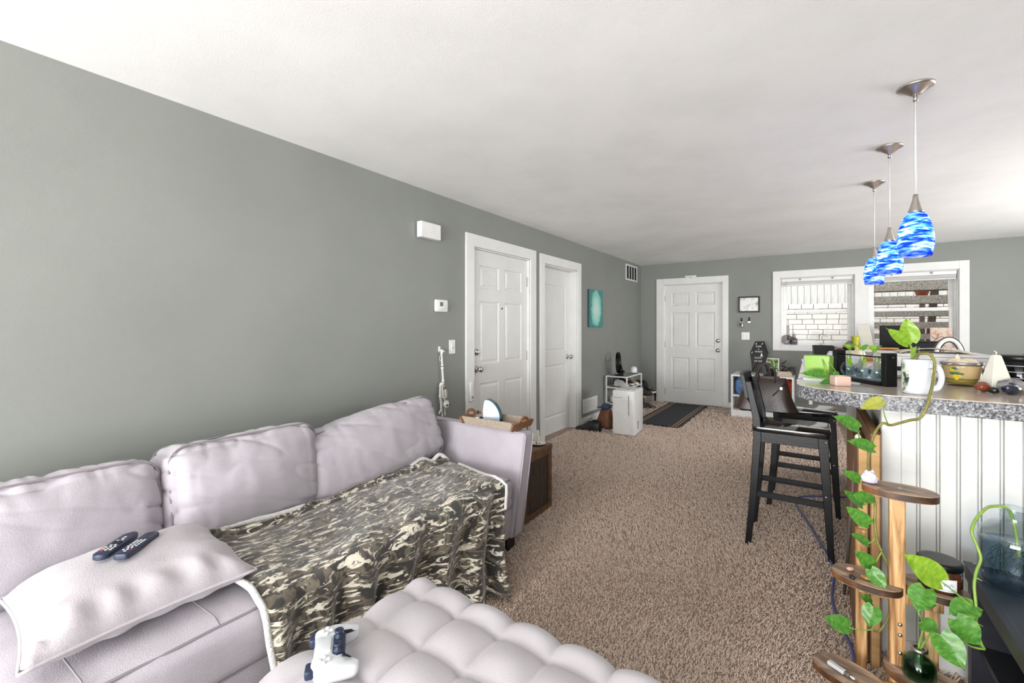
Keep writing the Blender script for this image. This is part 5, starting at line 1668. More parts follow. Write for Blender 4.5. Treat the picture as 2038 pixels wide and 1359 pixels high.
for (bs, tp, W, att, Yd, m, sd, cu) in (
        ((1756, 797), (1711, 816), .05, (1768, 845), 2.17, 'leaf_yellow', 4, -.3),
        ((1708, 852), (1657, 826), .062, (1715, 880), 2.12, 'leaf_green', 5, .25),
        ((1739, 893), (1685, 875), .054, (1734, 900), 2.11, 'leaf_green', 6, .3),
        ((1712, 955), (1676, 936), .038, (1729, 930), 2.10, 'leaf_green', 7, .3),
        ((1716, 1006), (1677, 974), .045, (1738, 990), 2.06, 'leaf_green', 8, .2),
        ((1737, 992), (1690, 987), .046, (1740, 1000), 2.02, 'leaf_green', 9, .3),
        ((1729, 1043), (1681, 1006), .05, (1741, 1030), 2.00, 'leaf_green', 10, .25),
        ((1728, 1082), (1691, 1060), .038, (1744, 1068), 2.00, 'leaf_green', 11, .3),
        ((1737, 1128), (1700, 1094), .05, (1755, 1098), 1.98, 'leaf_green', 12, .25),
        ((1733, 1133), (1766, 1176), .05, (1742, 1125), 1.94, 'leaf_green', 13, .2),
        ((1735, 1200), (1711, 1186), .04, (1752, 1215), 1.92, 'leaf_green', 14, .2),
        ((1690, 1248), (1637, 1228), .055, (1740, 1252), 1.88, 'leaf_green', 15, .25),
        ((1738, 1207), (1729, 1250), .055, (1745, 1240), 1.88, 'leaf_green', 16, .1)):
    leaf_to(t, at(*bs, Yd), at(*tp, Yd - .02), W, m, seed=sd, curl=cu)
    pet(att, bs, Yd + .03, Yd)
for k, (u, v) in enumerate(((1856, 735), (1862, 750), (1850, 800), (1812, 838), (1775, 848))):
    p = at(u, v, 2.28 - .02 * k)
    stem_to(t, [p, p + Vector((-.008, -.002, .003)), p + Vector((-.014, -.004, -.002))], .0016, .0006, 'vine_brown', 3, 'air_root')

# ---- lime square pot with pothos cutting
t = thing('square_pot', 'lime green square planter at the near corner of the bar', 'planter', (.028, 2.71, ZB), R(-12))
def sqpot(s, h, m, t):
    bm = NB()
    rings = []
    for k, z in ((s * .92, 0), (s, h), (s - .006, h), (s * .9 - .006, .02)):
        rings.append([bm.verts.new((a * k, b * k, z)) for a, b in ((-1, -1), (1, -1), (1, 1), (-1, 1))])
    bm.faces.new(rings[0][::-1])
    for p, q in zip(rings, rings[1:]):
        for k in range(4): bm.faces.new((p[k], p[(k + 1) % 4], q[(k + 1) % 4], q[k]))
    bm.faces.new(rings[-1])
    bmesh.ops.recalc_face_normals(bm, faces=bm.faces)
    bmesh.ops.bevel(bm, geom=list(bm.edges), offset=.003, segments=2, affect='EDGES')
    obj('pot', bm, m, t, 'auto')
    obj('soil', box(-s * .9, s * .9, -s * .9, s * .9, h * .75, h * .82), 'soil_dark', t)
sqpot(.052, .125, 'lime_ceramic', t)
obj('saucer', box(-.058, .058, -.058, .058, -.0005, .012, .003), 'ceramic_white', t)
t = thing('small_pothos', 'young pothos hanging over the lime green planter', 'plant', (.028, 2.71, ZB + .1))
stem_to(t, [Vector((.028, 2.71, ZB + .10)), at(1636, 714, 2.66), at(1640, 728, 2.63), at(1644, 748, 2.60), at(1650, 756, 2.585)], .003, .0022)
leaf_to(t, at(1646, 747, 2.6), at(1590, 741, 2.56), .05, 'leaf_green', seed=21, curl=.35)
leaf_to(t, at(1660, 756, 2.58), at(1626, 769, 2.52), .05, 'leaf_green', seed=22, curl=.2)
stem_to(t, [Vector((.035, 2.70, ZB + .10)), at(1650, 722, 2.65), at(1664, 740, 2.62)], .003, .002, 'leaf_lime')
leaf_to(t, at(1664, 740, 2.62), at(1662, 768, 2.55), .03, 'leaf_green', seed=23)
for k, (u, v) in enumerate(((1612, 702), (1625, 706))):
    leaf_to(t, at(1622, 714, 2.70), at(u, v, 2.70), .012, 'leaf_green', seed=30 + k)

# ---- black propagation stand with three glass bulbs
def prop_station():
    A, B = Vector((.285, 2.60, ZB)), Vector((.115, 2.87, ZB))
    d = B - A
    L = d.length
    t = thing('propagation_station', 'black wooden stand holding glass bulb vases on the bar', 'plant stand', A, math.atan2(d.y, d.x))
    obj('end_board', box(-.014, .014, -.026, .026, 0, .15, .003), 'black_metal', t)
    obj('end_board', box(L - .014, L + .014, -.026, .026, 0, .15, .003), 'black_metal', t)
    obj('base_board', box(.014, L - .014, -.035, .035, 0, .018, .002), 'black_metal', t)
    obj('rod', tube([(.01, 0, .128), (L - .01, 0, .128)], .0035, 8), 'black_metal', t, True)
    obj('pin', lathe([(0, 0), (.006, 0), (.006, .006), (0, .007)], 12, mx=Matrix.Translation((-.014, 0, .13)) @ Matrix.Rotation(R(-90), 4, 'Y')), 'black_metal', t, True)
    for k in range(3):
        w = t.matrix_basis @ Vector((L * (k + .75) / 3.5, 0, .0205))
        v = thing('bulb_vase', ('glass bulb vase at the near end of the black stand', 'glass bulb vase in the middle of the black stand', 'glass bulb vase at the far end of the black stand')[k], 'vase', w, group='glass bulb vases in the black stand')
        obj('glass', lathe([(0, 0), (.02, .002), (.033, .02), (.036, .038), (.03, .06), (.015, .075), (.012, .10), (.018, .112), (.016, .112), (.010, .10), (.013, .074), (.028, .059), (.034, .038), (.031, .021), (.019, .005), (0, .004)], 24), 'clear_glass', v, True)
        obj('water', lathe([(0, .005), (.018, .006), (.030, .022), (.0325, .038), (.030, .048), (0, .048)], 20), 'water_blue', v, True)
        s = thing('cutting', ('green cutting rooted in the near glass bulb', 'green cutting rooted in the middle glass bulb', 'green cutting rooted in the far glass bulb')[k], 'plant', w + Vector((0, 0, .045)), group='cuttings in the glass bulbs')
        stem_to(s, [w + Vector((0, 0, .015)), w + Vector((.004, 0, .08)), w + Vector((-.004 + .006 * k, 0, .14))], .002, .0015)
        q = w + Vector((-.004 + .006 * k, 0, .14))
        leaf_to(s, q, q + Vector((-.03, -.01, .02)), .026, 'leaf_lime', seed=40 + k)
        leaf_to(s, q, q + Vector((.02, -.02, .024)), .024, 'leaf_green', seed=44 + k)
        leaf_to(s, w + Vector((0, 0, .095)), w + Vector((.01, -.03, .10 - .03 * k)), .024, 'leaf_lime', seed=48 + k)
prop_station()
t = thing('glass_block', 'pale pink frosted glass block at the bar edge', 'candle block', (.105, 2.515, ZB), R(20))
obj('block', box(-.032, .032, -.03, .03, 0, .045, .005), 'pink_ceramic', t)
obj('well', lathe([(0, 0), (.018, 0), (.018, .002), (0, .002)], 20, (0, 0, .0445)), 'wax_cream', t)
for k in range(2):  # thin white sheets laid in place of the glare on the counter
    t = thing('glare_sheet', ('white sheet under the lime planter, standing in for counter glare', 'white strip along the far left of the bar, standing in for counter glare')[k], 'paper', ((.075, 2.72), (.0, 3.6))[k] + (ZB - .001,), R((-8, 2)[k]), 'glare sheets on the bar')
    obj('sheet', box(*((-.13, .12, -.10, .10), (-.05, .06, -.7, .75))[k], 0, .0015), 'paper_label', t)
    obj('glare_flap', box(*((-.13, -.10, -.10, .10), (-.05, .06, .70, .75))[k], .0016, .003), 'paper_label', t)
# black pots and jars farther along
t = thing('black_planter', 'black tapered square planter at the far end of the bar', 'planter', (.078, 4.80, ZB), R(5))
sqpot(.075, .10, 'black_metal', t)
for k, (x, y, m, lab) in enumerate(((.20, 3.35, 'ceramic_white', 'round white jar just behind the black stand'), (.13, 3.75, 'ceramic_white', 'white jar farther back on the bar'), (.25, 3.95, 'wax_cream', 'cream pot beside the brown jar on the bar'))):
    t = thing('jar', lab, 'jar', (x, y, ZB), group='small jars on the bar')
    obj('body', lathe([(0, 0), (.04, 0), (.05, .02), (.052, .06), (.044, .09), (.036, .095), (.036, .088), (0, .088)], 28), m, t, True)
    obj('rim', lathe([(.035, .092), (.039, .092), (.039, .099), (.035, .099), (.035, .092)], 28), m, t, True)
t = thing('wood_tray', 'light wooden tray with raised edge on the far part of the bar', 'tray', (.42, 4.55, ZB))
obj('board', box(-.24, .26, -.12, .12, 0, .014, .003), 'light_wood', t)
for y in (-.12, .12):
    obj('edge', box(-.24, .26, y - .006, y + .006, .0142, .03), 'light_wood', t)
for k in range(2):
    t = thing('egg_candle', ('left one of two cream egg candles on the wooden tray', 'right one of two cream egg candles on the wooden tray')[k], 'candle', (.245 + .075 * k, 4.53, ZB + .0145), group='egg candles')
    obj('wax', lathe([(0, 0), (.022, .003), (.033, .02), (.033, .035), (.022, .055), (0, .062)], 24), 'wax_cream', t, True)
    obj('wick', tube([(0, 0, .061), (.002, 0, .07)], .0012, 5), 'vent_dark', t)
# white printer with papers
t = thing('printer', 'low white printer with a black slot behind the mug', 'printer', (.50, 3.20, ZB))
obj('case', box(-.20, .24, -.16, .2, 0, .115, .012, 3), 'white_plastic', t, 'auto')
obj('slot', box(-.17, .21, -.166, -.15, .04, .062), 'vent_dark', t)
obj('output_tray', box(-.16, .2, -.20, -.158, .018, .026, .002), 'white_plastic', t)
obj('lid', box(-.195, .235, -.155, .195, .1155, .128, .004), 'white_plastic', t)
def wavy():
    return grid_surf(lambda a, b: ((a - .5) * .30, (b - .5) * .25, .004 + .022 * math.sin(PI * a) + .006 * math.sin(5 * a + 3 * b)), 16, 8, .002)
t = thing('paper_stack', 'curled cream paper lying on top of the white printer', 'paper', (.53, 3.19, ZB + .1285))
obj('sheet', wavy(), 'book_cream', t, True)
obj('sheet', box(-.13, .14, -.11, .11, .0, .003), 'paper_label', t)

# ---- candle bowl, pyramid, jar, stones
bc = (.565, 2.83, ZB)
t = thing('candle_bowl', 'glass candle bowl with lemon print and olive wax', 'candle bowl', bc); t.scale = (.85, .85, .95)
obj('glass', lathe([(0, 0), (.058, .0), (.066, .006), (.075, .04), (.081, .09), (.0835, .108), (.081, .108), (.0785, .09), (.0725, .04), (.064, .010), (0, .008)], 44), 'bowl_glass', t, True)
obj('wax', lathe([(0, .0085), (.063, .011), (.0685, .035), (0, .036)], 40), 'wax_olive', t, True)
obj('paper_liner', lathe([(.0716, .037), (.0775, .09), (.0793, .098), (.0788, .098), (.077, .09), (.071, .037)], 40), 'wax_cream', t, True)
obj('metal_rim', lathe([(.0832, .100), (.0848, .100), (.0855, .112), (.083, .114), (.0815, .108)], 44), 'grey_metal', t, True)
def on_bowl(az, z, r, m, n, sc=(1, 1)):
    a = R(az); rad = .0668 + (z / .108) * .018 + .001
    mx = Matrix.Translation((rad * math.cos(a), rad * math.sin(a), z)) @ Matrix.Rotation(a, 4, 'Z') @ Matrix.Rotation(R(90), 4, 'Y')
    bm = lathe([(0, .0015), (r * .8, .001), (r, 0)], 14, mx=Matrix.Rotation(0, 4, 'Z'))
    for v in bm.verts:
        v.co.x *= sc[1]; v.co.y *= sc[0]
    bmesh.ops.transform(bm, matrix=mx, verts=bm.verts)
    obj(n, bm, m, t, True)
for az, z in ((-128, .082), (-122, .048), (-108, .052), (-116, .04)):
    on_bowl(az, z, .0095, 'lemon_yellow', 'lemon_print', (1, 1.15))
for az, z in ((-121, .086), (-127, .062), (-114, .063), (-104, .06)):
    on_bowl(az, z, .009, 'leaf_print', 'leaf_print', (1.5, .6))
t = thing('tissue_paper', 'crumpled cream tissue paper poking out of the candle bowl', 'tissue', (bc[0], bc[1], ZB + .095)); t.scale = (.85, .85, .95)
bm = rock(.07, (1, 1, .38), 4, .5, 2.2, 4)
obj('crumple', bm, 'wax_cream', t, True)
obj('corner', prism([(-.02, 0), (.02, 0), (.004, .045)], 0, .002, Matrix.Translation((-.02, -.01, .01)) @ Matrix.Rotation(R(70), 4, 'X')), 'wax_cream', t)
t = thing('pyramid_candle', 'tall white pyramid candle on the bar', 'candle', (.643, 2.70, ZB), R(20))
bm = NB(); add_prism(bm, [(-.042, -.042), (.042, -.042), (.042, .042), (-.042, .042)], 0, .15)
for v in bm.verts:
    if v.co.z > .1: v.co.x *= .28; v.co.y *= .28
bmesh.ops.bevel(bm, geom=list(bm.edges), offset=.003, segments=2, affect='EDGES')
obj('wax', bm, 'wax_white', t, 'auto')
obj('wick', tube([(0, 0, .148), (.001, 0, .160), (-.006, 0, .166)], .0025, 6), 'wax_cream', t, True)
t = thing('glass_canister', 'black lidded glass canister with a white printed frame at the right end of the bar', 'canister', (.735, 2.80, ZB))
obj('glass', lathe([(0, 0), (.062, 0), (.066, .006), (.066, .122), (.06, .128), (.058, .12), (.058, .008), (0, .006)], 36), 'black_glass', t, True)
obj('contents', lathe([(0, .007), (.055, .009), (.055, .08), (0, .085)], 28), 'vent_dark', t, True)
obj('lid', lathe([(.067, .124), (.07, .126), (.07, .143), (.066, .147), (0, .147)], 36), 'black_plastic', t, True)
for k in range(4):
    a0, a1 = R(-150), R(-85)
    z = .025 + k * .026
    obj('printed_line', tube([(.0672 * math.cos(a), .0672 * math.sin(a), z) for a in np.linspace(a0, a1, 10)], .0012, 5), 'white_key', t)
for a in (R(-150), R(-85)):
    obj('printed_line', tube([(.0672 * math.cos(a), .0672 * math.sin(a), .025), (.0672 * math.cos(a), .0672 * math.sin(a), .103)], .0012, 5), 'white_key', t)
for lab, m, loc, r, sc, sd in (('rust red tumbled stone by the pyramid candle', 'stone_rust', (.582, 2.60, ZB), .026, (1.25, .9, .75), 1),
                               ('small glossy black stone between the larger stones', 'stone_black', (.602, 2.555, ZB), .0145, (1.1, 1, .95), 2),
                               ('banded grey stone behind the navy one', 'stone_grey', (.672, 2.645, ZB), .034, (1.25, .8, .8), 3),
                               ('glossy navy blue stone at the front of the bar', 'stone_navy', (.652, 2.565, ZB), .027, (1.3, .9, .8), 4)):
    t = thing('tumbled_stone', lab, 'stone', loc, sd, 'stones on the bar')
    bm = rock(r, sc, sd, .28, 1.3, 3)
    zmin = min(v.co.z for v in bm.verts)
    bmesh.ops.translate(bm, verts=bm.verts, vec=(0, 0, -zmin))
    obj('stone', bm, m, t, True)
t = thing('wood_block', 'small light wood block behind the stones at the right of the bar', 'block', (.74, 2.62, ZB), R(12))
obj('block', box(-.03, .05, -.02, .02, 0, .024, .003), 'light_wood', t)
obj('groove', box(-.025, .045, -.003, .003, .0235, .025), 'cardboard_face', t)

# ------------------------------------------------------------------ desk under the window and what stands on it
t = thing('window_desk', 'long white desk under the far windows', 'desk', (.80, 7.62, 0))
obj('top', box(-.85, 1.0, -.28, .3, .725, .75, .003, 1), 'white_trim', t)
for x in (-.82, .97):
    for y in (-.25, .27):
        obj('leg', box(x - .02, x + .02, y - .02, y + .02, 0, .7245), 'white_trim', t)
def on_desk(u0, u1, Y):
    a, b = at(u0, 690, Y), at(u1, 690, Y)
    return (a.x + b.x) / 2, abs(b.x - a.x)
x, w = on_desk(1757, 1802, 7.6)
t = thing('monitor', 'dark upright monitor in front of the right window', 'monitor', (x + .03, 7.74, .751))
obj('screen', box(-w / 2 - .05, w / 2 + .06, -.02, .02, .12, .60, .008), 'black_plastic', t)
obj('neck', box(-.03, .03, .0201, .05, .02, .35), 'black_plastic', t)
obj('foot', box(-.12, .12, -.08, .1, 0, .02, .004), 'black_plastic', t)
x, w = on_desk(1803, 1868, 7.5)
t = thing('black_speaker', 'squat black speaker box beside the monitor', 'speaker', (x, 7.5, .751))
obj('cabinet', box(-w / 2, w / 2, -.1, .1, 0, .405, .004), 'black_plastic', t)
obj('grille', box(-w / 2 + .015, w / 2 - .015, -.106, -.0995, .02, .385, .003), 'shirt_dark', t)
x, w = on_desk(1853, 1897, 7.78)
t = thing('art_print', 'cream and orange abstract art print standing by the window', 'art print', (x, 7.80, .751)); t.rotation_euler = (R(-5), 0, 0)
obj('panel', box(-w / 2, w / 2, -.008, .008, 0, .575, .002, 1), 'print_orange', t)
for k, p in enumerate((((-.07, .40), (.0, .46), (.05, .42)), ((-.09, .30), (-.02, .36), (.05, .33)), ((-.06, .22), (.02, .28), (.0, .18)), ((-.1, .48), (-.05, .43), (-.02, .50)))):
    obj('brush_stroke', tube(smooth_path([(a, -.009, z) for a, z in p]), .006, 6, flat=.3), 'brown_boot' if k % 2 else 'shirt_dark', t, True)
x, w = on_desk(1874, 1908, 7.2)
t = thing('headphones', 'white headphones with black trim standing in front of the art print', 'headphones', at(1888, 720, 6.0) - Vector((0, 0, .14)))
obj('headband', tube([(.092 * math.cos(a), 0, .20 + .16 * math.sin(a)) for a in np.linspace(-.25, PI + .25, 30)], .022, 10, flat=1.1), 'white_plastic', t, True)
obj('trim', tube([(.112 * math.cos(a), -.012, .20 + .182 * math.sin(a)) for a in np.linspace(-.25, PI + .1, 30)], .005, 6), 'black_metal', t, True)
obj('trim', tube([(.068 * math.cos(a), -.012, .20 + .136 * math.sin(a)) for a in np.linspace(-.25, PI + .1, 30)], .005, 6), 'black_metal', t, True)
for s in (-1, 1):
    obj('ear_cup', lathe([(0, -.02), (.045, -.02), (.052, 0), (.045, .02), (0, .022)], 24, mx=Matrix.Translation((s * .085, 0, .15)) @ Matrix.Rotation(R(90), 4, 'Y')), 'white_plastic', t, True)
hp = t
tp = hp.location.copy()
t = thing('headphone_stand', 'plain white pedestal under the headphones', 'stand', (tp.x, tp.y, 0))
obj('column', box(-.13, .13, -.1, .1, .02, tp.z + .095, .01), 'white_trim', t)
obj('base', box(-.16, .16, -.13, .13, 0, .02, .004), 'white_trim', t)
x, w = on_desk(1728, 1757, 7.35)
t = thing('leaning_board', 'tall white leaning board beside the dark monitor', 'board', (x, 7.66, .751)); t.rotation_euler = (R(-8), R(-9), 0)
obj('panel', box(-w / 2 + .01, w / 2 - .01, -.012, .012, .004, .62, .006), 'board_white', t)
obj('edge', box(-w / 2 + .005, -w / 2 + .012, -.014, .014, .004, .61), 'white_trim', t)
x, w = on_desk(1748, 1780, 7.3)
t = thing('wooden_crate', 'small open light wooden box on the desk', 'wooden box', (x + .02, 7.41, .751))
W2 = w / 2 + .03
obj('side', box(-W2, -W2 + .015, -.06, .08, 0, .30), 'light_wood', t); obj('side', box(W2 - .015, W2, -.06, .08, 0, .30), 'light_wood', t)
obj('top', box(-W2, W2, -.06, .08, .3002, .315), 'light_wood', t); obj('back', box(-W2 + .015, W2 - .015, .07, .08, 0, .30), 'light_wood', t)
obj('bottom', box(-W2 + .015, W2 - .015, -.06, .07, 0, .012), 'light_wood', t)
x, w = on_desk(1702, 1734, 7.35)
t = thing('storage_box', 'pale grey storage box under the yellow cup', 'box', (x, 7.45, .751))
obj('body', box(-w / 2, w / 2, -.09, .09, 0, .255, .004), 'grey_plastic', t)
obj('lid', box(-w / 2 - .006, w / 2 + .006, -.096, .096, .2555, .285, .004), 'board_white', t)
x2 = at(1706, 680, 7.45).x
t = thing('yellow_cup', 'tall yellow-green ribbed cup on the grey storage box', 'cup', (x2 - .02, 7.43, 1.0365))
obj('body', lathe([(0, 0), (.036, 0), (.038, .01), (.035, .06), (.044, .14), (.046, .175), (.042, .175), (.033, .06), (0, .02)], 28), 'lime_plastic', t, True)
for k in range(4):
    obj('ring', lathe([(.0375, .03 + k * .035), (.041 + .002 * k, .034 + k * .035), (.038, .038 + k * .035)], 28), 'lime_plastic', t, True)
x, w = on_desk(1680, 1702, 7.4)
t = thing('black_goblet', 'dark tapered metal goblet with domed lid on the desk', 'goblet', (x, 7.45, .751))
obj('cup', lathe([(0, 0), (.05, 0), (.05, .012), (.014, .03), (.014, .16), (.03, .2), (.075, .29), (.078, .31), (.07, .31), (0, .25)], 28), 'black_metal', t, True)
obj('lid', lathe([(.08, .311), (.06, .35), (.03, .385), (.008, .40), (0, .402)], 28), 'grey_metal', t, True)
x, w = on_desk(1661, 1684, 7.3)
t = thing('pink_toaster', 'pale pink box with two dark slots on the desk', 'toaster', (x - .01, 7.66, .751))
obj('body', box(-w / 2, w / 2, -.08, .08, 0, .31, .03, 4), 'pink_ceramic', t, 'auto')
for z in (.245, .28):
    obj('slot', box(-w * .36, w * .36, -.0825, -.075, z - .006, z + .006, .002), 'vent_dark', t)
x, w = on_desk(1629, 1664, 7.5)
t = thing('metal_canister', 'grey metal canister lying on the desk below the left window', 'canister', (x, 7.6, .751))
mxr = Matrix.Translation((0, 0, .245)) @ Matrix.Rotation(R(90), 4, 'Y')
obj('cradle', box(-.09, .09, -.05, .05, 0, .19, .01), 'white_trim', t)
obj('drum', lathe([(0, -.11), (.068, -.11), (.072, -.105), (.072, .105), (.068, .11), (0, .11)], 32, mx=mxr), 'grey_metal', t, True)
obj('cap', lathe([(0, -.125), (.03, -.125), (.032, -.111), (0, -.11)], 24, mx=mxr), 'pink_ceramic', t, True)

# sill ornaments
def small_tree(u, v0, label):
    b = at(u, v0, 8.0)
    t = thing('bonsai', label, 'plant', (b.x, 7.995, WZ[0] + .0155))
    obj('pot', lathe([(0, 0), (.03, 0), (.038, .03), (.034, .03), (0, .024)], 20), 'ceramic_white', t, True)
    obj('trunk', tube(smooth_path([(0, 0, .02), (.012, 0, .06), (-.006, 0, .10), (.004, 0, .13)]), [.006, .003], 7), 'weathered_wood', t, True)
    rnd = random.Random(5)
    bm = NB()
    for k in range(46):
        a, r = rnd.uniform(0, 2 * PI), rnd.uniform(.01, .085)
        c = Vector((r * math.cos(a), r * math.sin(a) * .35, .135 + rnd.uniform(-.02, .05) * (1 - r / .12)))
        mx = Matrix.Translation(c) @ Matrix.Rotation(rnd.uniform(0, 6), 4, 'Z') @ Matrix.Rotation(rnd.uniform(-.6, .6), 4, 'X')
        vs = [bm.verts.new(mx @ Vector(p)) for p in ((-.012, 0, 0), (0, -.005, .002), (.013, 0, 0), (0, .005, .002))]
        bm.faces.new(vs)
    o = obj('foliage', bm, 'bonsai_leaf', t)
    o['kind'] = 'stuff'
small_tree(1637, 668, 'tiny dark-leaved bonsai on the left window sill')
b = at(1579, 685, 8.0)
t = thing('glass_bottle', 'clear stoppered glass bottle on the left window sill', 'bottle', (b.x, 7.99, WZ[0] + .0155))
obj('glass', lathe([(0, 0), (.05, 0), (.055, .008), (.055, .075), (.045, .10), (.02, .12), (.016, .125), (.016, .15), (.02, .155), (.017, .155), (.013, .148), (.013, .122), (.04, .10), (.05, .074), (.05, .01), (0, .006)], 28), 'smoke_glass', t, True)
obj('stopper', lathe([(0, .15), (.012, .152), (.013, .158), (.02, .164), (.021, .175), (.012, .184), (0, .186)], 20), 'crystal', t, True)
t = thing('glass_dish', 'grey glass plate leaning in the corner of the left window sill', 'plate', (-.33, 8.01, WZ[0] + .0155))
obj('disc', lathe([(0, 0), (.07, 0), (.075, .004), (.07, .008), (0, .006)], 32, mx=Matrix.Translation((0, .02, .073)) @ Matrix.Rotation(R(78), 4, 'X')), 'smoke_glass', t, True)
obj('rim', tube([(.074 * math.cos(a), .02, .0755 + .073 * math.sin(a)) for a in np.linspace(0, 2 * PI, 30)[:-1]], .003, 6, True), 'grey_metal', t, True)

# chair with a printed tapestry thrown over, far right
t = thing('armchair', 'wicker armchair seen behind the candle at the far right', 'chair', (1.98, 6.75, 0), R(-150))
obj('seat', box(-.34, .34, -.32, .32, .38, .46, .03, 3), 'wicker', t, 'auto')
obj('backrest', box(-.34, .34, .26, .34, .46, .94, .06, 4), 'wicker', t, 'auto')
for s in (-1, 1):
    obj('arm', box(s * .36 - .035, s * .36 + .035, -.3, .3, .46, .66, .03, 3), 'wicker', t, 'auto')
    for y in (-.28, .28):
        obj('leg', lathe([(0, 0), (.02, 0), (.026, .38), (0, .38)], 12, (s * .3, y, 0)), 'dark_wood_leg', t, True)
t = thing('tapestry_throw', 'dark blue patterned throw heaped over the wicker armchair', 'throw', (1.98, 6.72, .95))
def heap(a, b):
    x = (a - .5) * .98; y = (b - .5) * .80
    h = .17 * max(0, 1 - (x / .50) ** 2) * max(0, 1 - (y / .43) ** 2) ** .6
    return (x, y, -.16 + h * 1.75 + .012 * nz(x * 6, y * 6, 0))
obj('cloth', grid_surf(heap, 30, 26, .01), 'tapestry', t, True)
for k in range(3):
    r = .18 + k * .11
    pts = []
    for a in np.linspace(PI * 1.05, PI * 1.95, 28):
        x, y = r * math.cos(a) * 1.15, r * math.sin(a) * .95
        pts.append(Vector(heap(x / .98 + .5, y / .80 + .5)) + Vector((0, 0, .008)))
    obj('printed_band', tube(pts, .006, 6, flat=.4), 'tapestry_pale', t, True)
for k in range(13):
    a = PI * (1.08 + .84 * k / 12); r = .345
    x, y = r * math.cos(a) * 1.15, r * math.sin(a) * .95
    c = Vector(heap(x / .98 + .5, y / .80 + .5))
    obj('printed_tile', box(-.016, .016, -.022, .022, -.002, .004, .002, 1, Matrix.Translation(c + Vector((0, 0, .008))) @ Matrix.Rotation(a, 4, 'Z')), 'tapestry_pale', t)

# ------------------------------------------------------------------ plant stand
def plant_stand():
    t = thing('plant_stand', 'tiered torched-wood plant stand in front of the bar', 'plant stand', (.236, 1.97, 0))
    o = Vector((.236, 1.97, 0))
    def post(x, y, z0, z1, w=.021):
        p = obj('post', box(x - o.x - w, x - o.x + w, y - o.y - w * .8, y - o.y + w * .8, z0, z1, .002, 1), 'burnt_post', t)
        return p
    def board(cx, cy, z, hx, hy, ang):
        pts = []
        for a in np.linspace(0, 2 * PI, 41)[:-1]:
            c, s = math.cos(a), math.sin(a)
            pts.append((hx * (abs(c) ** .9) * (1 if c > 0 else -1), hy * (abs(s) ** .8) * (1 if s > 0 else -1)))
        b = obj('shelf', prism(pts, 0, .024, bev=.002), 'burnt_shelf', t, 'auto', loc=(cx - o.x, cy - o.y, z - .024), rot=(0, 0, R(ang)))
        bm = NB()
        n = len(pts)
        for zz in (0,):
            lo = [bm.verts.new(Vector((x * 1.004, y * 1.004, .0018))) for x, y in pts]
            hi = [bm.verts.new(Vector((x * 1.004, y * 1.004, .0222))) for x, y in pts]
            for i in range(n):
                bm.faces.new((lo[i], lo[(i + 1) % n], hi[(i + 1) % n], hi[i]))
        obj('bark_edge', bm, 'burnt_edge', b, True)
        return b
    post(.236, 1.97, .0, .7755)
    post(.147, 2.06, .0, .60, .016)
    post(.338, 2.075, .0, .4575, .018)
    post(.085, 1.90, .0, .1435, .018)
    top = board(.240, 1.955, .80, .098, .062, -4)
    board(.155, 1.975, .468, .098, .066, -14)
    board(.335, 1.995, .482, .084, .066, -10)
    board(.10, 1.885, .168, .102, .066, -22)
    board(.305, 1.935, .205, .11, .07, -22)
    obj('cross_bar', box(-.10, .12, .0185, .05, .40, .435, .002, 1), 'burnt_post', t)
    obj('cross_bar', box(-.16, .08, -.055, -.0185, .11, .145, .002, 1), 'burnt_post', t)
    obj('base_bar', box(-.17, .13, .0185, .05, .02, .06, .002, 1), 'burnt_post', t)
    for z in (.345, .31, .25):
        obj('screw_cap', lathe([(.0068, 0), (.006, .003), (.003, .0045), (0, .005)], 14, mx=Matrix.Translation((.006, -.0172, z)) @ Matrix.Rotation(R(90), 4, 'X')), 'brushed_nickel', t, True)
    obj('screw_cap', lathe([(.006, 0), (.005, .002), (0, .003)], 14, (.006, -.015, .8)), 'brushed_nickel', t, True)
plant_stand()
t = thing('crystal_cluster', 'rough white and lilac crystal on the top plant stand shelf', 'crystal', (.163, 1.955, .8005))
bm = rock(.024, (1, 1, .9), 6, .3, 2.5, 2)
z0 = min(v.co.z for v in bm.verts); bmesh.ops.translate(bm, verts=bm.verts, vec=(0, 0, -z0))
obj('cluster', bm, 'crystal', t)
for k, (a, b, h) in enumerate(((-.008, 0, .012), (.008, .004, .014), (0, -.008, .011))):
    obj('point', lathe([(.007, 0), (.0065, h * .6), (0, h)], 6, (a, b, .034)), 'crystal', t)
for lab, m, u, v, r, sd in (('pink polished pebble on the left plant stand shelf', 'stone_pink', 1692, 1132, .0105, 1), ('black polished pebble on the left plant stand shelf', 'stone_black', 1696, 1148, .0105, 2), ('golden brown pebble on the left plant stand shelf', 'stone_tiger', 1723, 1150, .0115, 3)):
    a = (u - 1019) / FPX; bb = (649 - v) / FPX
    c_, s_ = math.cos(YAW), math.sin(YAW)
    d = (.468 + .006 - HC) / bb
    p = Vector(((a * c_ - s_) * d, (a * s_ + c_) * d, .4685))
    t = thing('pebble', lab, 'pebble', p, sd * .9, 'pebbles on the plant stand')
    bm = rock(r, (1.25, .9, .62), sd, .12, 1.5, 3)
    z0 = min(q.co.z for q in bm.verts); bmesh.ops.translate(bm, verts=bm.verts, vec=(0, 0, -z0))
    obj('stone', bm, m, t, True)
t = thing('jar_candle', 'amber glass jar candle with a black lid and white label', 'candle', (.347, 2.0, .4825), R(-30))
obj('glass', lathe([(0, 0), (.050, 0), (.055, .004), (.055, .062), (.05, .07), (.05, .078), (.047, .078), (.047, .07), (.051, .06), (.051, .006), (0, .004)], 40), 'amber_glass', t, True)
obj('lid', lathe([(.0545, .072), (.057, .074), (.057, .09), (.054, .094), (.045, .0945), (0, .0935)], 40), 'black_plastic', t, True)
